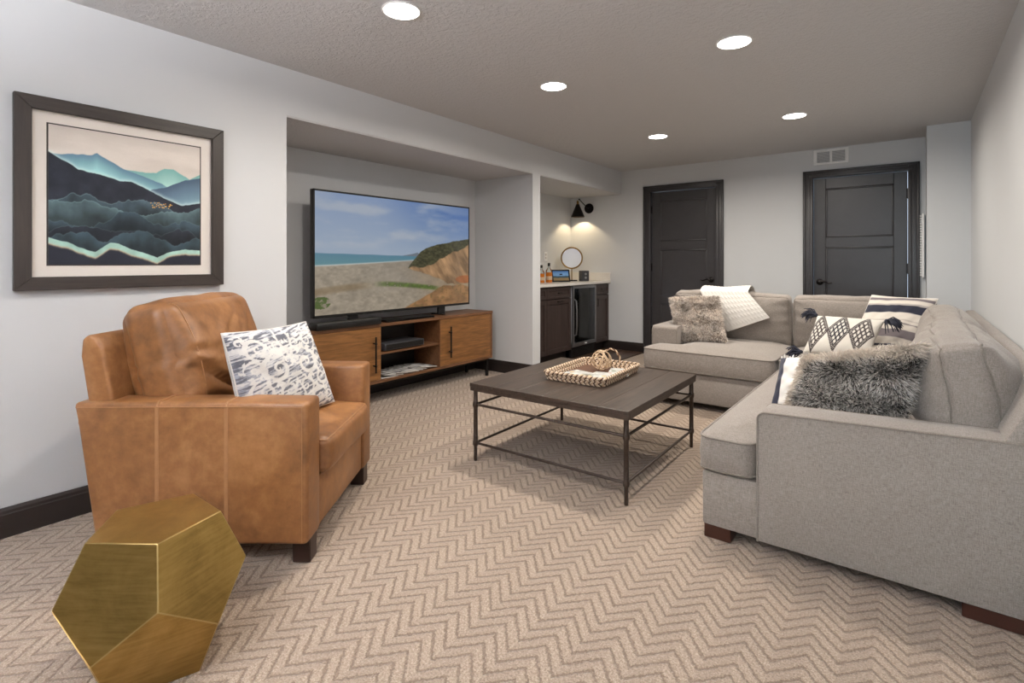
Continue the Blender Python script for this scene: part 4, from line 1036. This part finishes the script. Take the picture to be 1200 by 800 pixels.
# ------------------------------------------------------------------ sectional sofa
t = thing('sectional_sofa', 'L-shaped greige linen sectional sofa along the right wall', 'sofa', (-.15, 3.6, 0))
so = Matrix.Translation(-Vector(t.location)); LN = M['linen']; SO = np.array(t.location)
def sp(mb, name, mat, parent=None, smooth=35): return mb.xf(so).build(name, mat, parent or t, smooth)
SXB = .355
# base, one upholstered L
sp(MB().prism([(-.715, 2.255), (SXB, 2.255), (SXB, 5.26), (-1.80, 5.26), (-1.80, 4.15), (-.715, 4.15)], 'z', .055, .283, .012, 2), 'base', LN)
# near arm with rounded front top corner
def armprof(x0, x1, z0, z1, r):
    pts = [(x1, z0), (x1, z1+.006)]
    for q in range(7): a = math.pi/2+math.pi/2*q/6; pts.append((x0+r+r*math.cos(a), z1-.028-r+r*math.sin(a)))
    return pts+[(x0, z0)]
ar = sp(MB().prism(armprof(-.495, SXB, .058, .600, .030), 'y', 2.24, 2.405, .012, 2), 'arm', LN)
pp = armprof(-.493, SXB, .060, .600, .030)[1:]
sp(MB().tube([(p[0], 2.2415, p[1]-.003) for p in pp], .0048, 6).tube([(p[0], 2.403, p[1]-.003) for p in pp], .0048, 6), 'piping', M['piping'], ar)
af = sp(MB().prism([(4.42, .058), (4.42, .575)]+[(4.42+.03-.03*math.cos(math.pi/2*q/6), .575+.03*math.sin(math.pi/2*q/6)) for q in range(1, 7)]+[(5.26, .612), (5.26, .058)], 'x', -1.835, -1.615, .012, 2), 'arm', LN)
sp(MB().tube([(-1.834, 4.421, .06), (-1.834, 4.421, .57), (-1.834, 4.45, .603), (-1.834, 5.25, .61)], .0045, 6).tube([(-1.616, 4.421, .06), (-1.616, 4.421, .57), (-1.616, 4.45, .603), (-1.616, 5.25, .61)], .0045, 6), 'piping', M['piping'], af)
# back frames (slanted inside)
bfr = sp(MB().prism([(.215, .28), (SXB+.01, .28), (SXB+.012, .80), (.315, .80), (.225, .60)], 'y', 2.242, 5.26, .012, 2), 'back_frame', LN)
bff = sp(MB().prism([(5.08, .28), (5.28, .28), (5.28, .80), (5.20, .80)], 'x', -1.835, .30, .012, 2), 'back_frame', LN)
# seat cushions
def T_cushion(pts, z0, z1, crown, name, seed):
    """flat upholstered slab with plan outline pts, crowned top, piped edges"""
    P = np.array(pts); c = P.mean(0)
    # dense outline
    out = []
    for i in range(len(P)):
        a, b = P[i], P[(i+1) % len(P)]; m = max(2, int(np.linalg.norm(b-a)/.03)); out += [a+(b-a)*j/m for j in range(m)]
    out = np.array(out)
    for _ in range(3): out = out*.5+.25*np.roll(out, 1, 0)+.25*np.roll(out, -1, 0)
    nrm = np.roll(out, -1, 0)-np.roll(out, 1, 0); nrm = np.stack([nrm[:, 1], -nrm[:, 0]], 1); nrm /= np.linalg.norm(nrm, axis=1, keepdims=True)
    area = np.sum(out[:, 0]*np.roll(out[:, 1], -1)-np.roll(out[:, 0], -1)*out[:, 1])
    if area < 0: nrm = -nrm
    n = len(out); inset = out-nrm*.012
    gx, gy = np.meshgrid(np.arange(out[:, 0].min(), out[:, 0].max(), .035), np.arange(out[:, 1].min(), out[:, 1].max(), .035)); pts2 = np.stack([gx.ravel(), gy.ravel()], 1)
    def inside(p):
        x, y = p[:, 0], p[:, 1]; r = np.zeros(len(p), bool)
        for k in range(n):
            (xa, ya), (xb, yb) = inset[k], inset[(k+1) % n]
            if ya == yb: continue
            r ^= ((ya > y) != (yb > y)) & (x < (xb-xa)*(y-ya)/(yb-ya)+xa)
        return r
    def dist(p):
        d = np.full(len(p), 9.0)
        for k in range(n):
            a, e = inset[k], inset[(k+1) % n]-inset[k]; q = np.clip(((p-a)@e)/(e@e+1e-12), 0, 1); d = np.minimum(d, np.linalg.norm(p-a-q[:, None]*e, axis=1))
        return d
    pts2 = pts2[inside(pts2)]; pts2 = pts2[dist(pts2) > .015]
    allp = np.concatenate([inset, pts2]); ed = [(k, (k+1) % n) for k in range(n)]
    from mathutils.geometry import delaunay_2d_cdt
    cv, _, cf, ov, _, _ = delaunay_2d_cdt([Vector(p) for p in allp], ed, [tuple(range(n))] if area > 0 else [tuple(range(n))[::-1]], 1, 1e-6)
    cv = np.array([tuple(p) for p in cv]); dd = dist(cv); dm = .22
    q = np.clip(dd/dm, 0, 1); zz = z1+crown*(1-(1-q)**2.2)
    zz = zz+.004*np.sin(cv[:, 0]*11+seed)*np.sin(cv[:, 1]*9)*q
    b = bmesh.new(); V1 = [b.verts.new((*p, z)) for p, z in zip(cv, zz)]
    for f in cf:
        try: b.faces.new([V1[i] for i in f])
        except ValueError: pass
    rings = [[V1[i] for i in range(n)]]
    for off_, z in ((-.002, z1-.006), (0, z1-.014), (.006, (z0+z1)/2), (0, z0+.012), (-.01, z0)):
        rings.append([b.verts.new((*(o_+n_*off_), z)) for o_, n_ in zip(out, nrm)])
    for k in range(len(rings)-1):
        for i in range(n):
            b.faces.new((rings[k][i], rings[k][(i+1) % n], rings[k+1][(i+1) % n], rings[k+1][i]))
    b.faces.new(rings[-1])
    bmesh.ops.recalc_face_normals(b, faces=b.faces)
    o = sp(MB().frombm(b), name, LN, None, 60)
    pm = MB()
    for z in (z0+.008, z1-.005): pm.tube([(*(o_+n_*.0005), z) for o_, n_ in zip(out, nrm)], .0045, 6, closed=True)
    sp(pm, 'piping', M['piping'], o, 60)
    return o
T_cushion([(-.73, 2.245), (-.505, 2.245), (-.505, 2.41), (.20, 2.41), (.20, 4.16), (-.73, 4.16)], .288, .432, .045, 'seat_cushion', 1)
T_cushion([(-1.80, 4.125), (-.80, 4.125), (-.80, 5.06), (-1.60, 5.06), (-1.60, 4.41), (-1.80, 4.41)], .288, .452, .035, 'seat_cushion', 2)
T_cushion([(-.785, 4.18), (.20, 4.18), (.20, 5.06), (-.785, 5.06)], .288, .448, .035, 'seat_cushion', 3)
# back cushions: local box axes (thickness, width, height)
def back_cushion(cx_, cy_, cz_, th, wd, ht, rz, lean, seed, wr=.006, bul=.05):
    R = Matrix.Rotation(rz, 4, 'Z') @ Matrix.Rotation(math.radians(lean), 4, 'Y')
    return cushion('back_cushion', np.array((cx_, cy_, cz_))-SO, (th, wd, ht), .032, (bul, .018, .018), LN, t, R, 45, wr, seed, .0045, ('x',), puck=.006)
back_cushion(-1.312, 4.975, .672, .14, .97, .43, -math.pi/2, 8, 1, .006, .06)
back_cushion(-.335, 4.975, .665, .14, .93, .43, -math.pi/2, 8, 2, .006, .06)
back_cushion(.160, 2.915, .660, .14, .97, .43, math.pi, 9, 3, .010, .13)
back_cushion(.175, 3.915, .662, .135, .98, .43, math.pi, 10, 4, .008, .10)
# feet
for (x0, x1, y0, y1) in ((-.708, -.60, 2.262, 2.35), (.125, .275, 2.262, 2.35), (-1.78, -1.68, 4.17, 4.26), (-1.78, -1.68, 5.15, 5.24), (.2, .30, 5.15, 5.24), (-.70, -.60, 4.17, 4.26)):
    sp(MB().rbox(x0, x1, y0, y1, 0, .062, .003, 1), 'foot', M['footwood'])

# ------------------------------------------------------------------ throw pillows and blanket
def P4(*c): return c
pf = Pillow((-1.796, 4.74, .832), (-1.353, 4.72, .859), (-1.235, 4.54, .50), (-1.655, 4.56, .468), .07, .03, .004, 5)
o = pf.build('fur_pillow', 40, M['furbase']); tag(o, 'beige shaggy fur pillow at the far left end of the sofa', 'pillow')
pf.fur(o, 20000, .024, .0042, C8(242, 234, 226), C8(198, 182, 168), (1, 1, 1, -1), .3, var=1.1)
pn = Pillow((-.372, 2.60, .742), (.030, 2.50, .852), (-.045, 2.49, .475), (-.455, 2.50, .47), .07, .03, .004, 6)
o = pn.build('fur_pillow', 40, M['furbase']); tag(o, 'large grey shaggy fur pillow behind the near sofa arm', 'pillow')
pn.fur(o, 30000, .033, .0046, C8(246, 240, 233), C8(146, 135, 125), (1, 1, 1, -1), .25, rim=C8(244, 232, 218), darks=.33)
# white pillow with navy edge
def ruff(u, v):
    c = np.zeros(u.shape+(3,)); c[:] = C8(232, 229, 224); return lay(c, sst(.10, .09, u), C8(52, 54, 70))
pw = Pillow((-.545, 2.99, .668), (-.200, 2.95, .72), (-.18, 2.72, .47), (-.555, 2.80, .462), .06, .04, .011, 9)
o = pw.build('throw_pillow', 90, M['clothpaint'], ruff, C8(52, 54, 70)); tag(o, 'white ruched pillow with navy edge behind the near fur pillow', 'pillow')
rf = MB()
for side in range(2):
    for k in range(26):
        u0 = -1+2*k/26; pts = pw.P(np.array([u0, u0+.04]), np.array([1.0, 1.0]), np.array([1, 1])) if side == 0 else None
        if side == 0:
            h = .016+.008*math.sin(k*1.9); d = np.array(pw.uy)*h+np.array(pw.n)*.010*math.sin(k*2.3)
            rf.add([pts[0]-pw.org, pts[1]-pw.org, pts[1]+d-pw.org, pts[0]+d*.7-pw.org], [(0, 1, 2, 3)])
rf.build('ruffle', M['whitecloth'], o, 60)
# lumbar diamond pillow
def diam(u, v):
    c = np.zeros(u.shape+(3,)); c[:] = C8(226, 221, 212); br = C8(72, 64, 64); bk = C8(40, 40, 50)
    for i, cx_ in enumerate((.12, .46, .80)):
        d = np.abs(u-cx_)/.19+np.abs(v-.5)/.52
        c = lay(c, ((d < 1.0)*(d > .87))*1.0, br); c = lay(c, ((d < .85)*(d > .77))*1.0, br)
        p = ((u-cx_)/.19+(v-.5)/.52)/.74; q = ((u-cx_)/.19-(v-.5)/.52)/.74; g = (np.maximum(np.abs((p*2) % 1-.5), np.abs((q*2) % 1-.5)) > .31)
        c = lay(c, (d < .76)*g*1.0, bk if i == 1 else br)
    return c
pd_ = Pillow((-.573, 4.50, .762), (-.160, 4.45, .757), (-.235, 4.22, .535), (-.635, 4.27, .515), .06, .04, .003, 4)
o = pd_.build('lumbar_pillow', 110, M['clothpaint'], diam, C8(222, 217, 208)); tag(o, 'ivory lumbar pillow with dark diamond lattice and navy tassels', 'pillow')
def tassel(p, d, L=.085):
    d = Vector(d).normalized(); mb = MB(); p = Vector(p)
    mb.tube([p, p+d*.012, p+d*.022], [.008, .016, .012], 8)
    for i in range(46):
        j = Vector((random.gauss(0, 1), random.gauss(0, 1), random.gauss(0, 1)*.8))*.30; e = (d+j).normalized()
        a = p+d*.02+j*.02; mb.tube([a, a+e*L*.55, a+(e+Vector((0, 0, -.5))).normalized()*L], [.0042, .0038, .002], 4)
    return mb.xf(Matrix.Translation(-Vector(pd_.org))).build('tassel', M['navy'], o, 60)
nv = Vector(pd_.n)*.3
tassel((-.573, 4.50, .762), -Vector(pd_.ux)+Vector(pd_.uy)*.4+nv*.3); tassel((-.160, 4.45, .757), Vector(pd_.ux)-Vector(pd_.uy)*.35+nv)
tassel((-.635, 4.27, .515), -Vector(pd_.ux)+nv*.4); tassel((-.235, 4.22, .535), Vector(pd_.ux)-Vector(pd_.uy)*.1+nv*.2)
def strp(u, v):
    w_ = v+.012*np.sin(u*7); c = np.zeros(u.shape+(3,)); c[:] = C8(222, 214, 204); nv_ = C8(44, 46, 62); gy = C8(122, 114, 118)
    for a, b, col in ((.90, .95, gy), (.66, .80, nv_), (.80, .83, C8(180, 172, 168)), (.46, .475, gy), (.52, .535, C8(190, 180, 172)), (.24, .37, gy), (.10, .13, nv_), (0, .07, gy)):
        c = lay(c, sst(a-.004, a+.004, w_)*sst(b+.004, b-.004, w_), col)
    return c
ps = Pillow((-.254, 4.84, .912), (.135, 4.76, .905), (-.005, 4.52, .50), (-.40, 4.60, .50), .07, .04, .004, 12)
o = ps.build('throw_pillow', 110, M['clothpaint'], strp, C8(214, 208, 200)); tag(o, 'cream, navy and grey striped pillow in the sofa corner', 'pillow'); ps.seam(o, .004, M['whitecloth'])

# knitted throw over the far back cushion
nu, nv2 = 120, 110
a, bq = np.meshgrid(np.linspace(0, 1, nu), np.linspace(0, 1, nv2), indexing='ij')
# b: 0..0.22 hangs behind, 0.22..0.36 crosses the top, rest lies on the front
TL = np.array([-1.545, .905]); TR = np.array([-1.135, .905]); BRr = np.array([-.955, .700]); BLl = np.array([-1.300, .552])
fr = np.clip((bq-.36)/.64, 0, 1)
XZ = (TL*(1-a)[..., None]+TR*a[..., None])*(1-fr)[..., None]+(BLl*(1-a)[..., None]+BRr*a[..., None])*fr[..., None]
X = XZ[..., 0]; Z = XZ[..., 1].copy(); Yc = 4.83-.045*np.sin(np.clip((.90-Z)/.40, 0, 1)*np.pi)-.012
tp = np.clip((bq-.22)/.14, 0, 1); bk = np.clip((.22-bq)/.22, 0, 1); top = (bq < .36)
Yt = 5.045+(4.82-5.045)*tp; Zt = .905+.035*np.sin(np.pi*np.clip(tp, 0, 1))+.010*a
Y = np.where(top, Yt, Yc); Z = np.where(top, Zt, Z)
sel = bq < .22; Y = np.where(sel, 5.05+.02*np.minimum(bk*8, 1), Y); Z = np.where(sel, .905-bk*.16, Z); X = np.where(top, X, X)
cab_ = .0016*np.abs(np.sin(a*np.pi*14))+.0014*np.sin(a*np.pi*14)**2*np.sin(bq*70)+.006*np.sin(a*7+bq*5)
S0 = np.stack([X, Y-cab_*(fr > 0), Z+cab_*top], -1).reshape(-1, 3); S1 = S0+np.array([0, .010, -.002])
V = np.concatenate([S0, S1]); G = grid_faces(nu, nv2); n0 = nu*nv2; g = np.arange(n0).reshape(nu, nv2)
rim = []
for e in (g[0], g[-1], g[:, 0], g[:, -1]): rim.append(np.stack([e[:-1], e[1:], e[1:]+n0, e[:-1]+n0], 1))
Fb = np.concatenate([G, G[:, ::-1]+n0]+rim)
o3 = np.array([-1.25, 4.9, .9])
o = mesh_np('throw_blanket', V-o3, Fb, M['knit']); o.location = o3; tag(o, 'white cable-knit throw draped over the far sofa back', 'blanket')
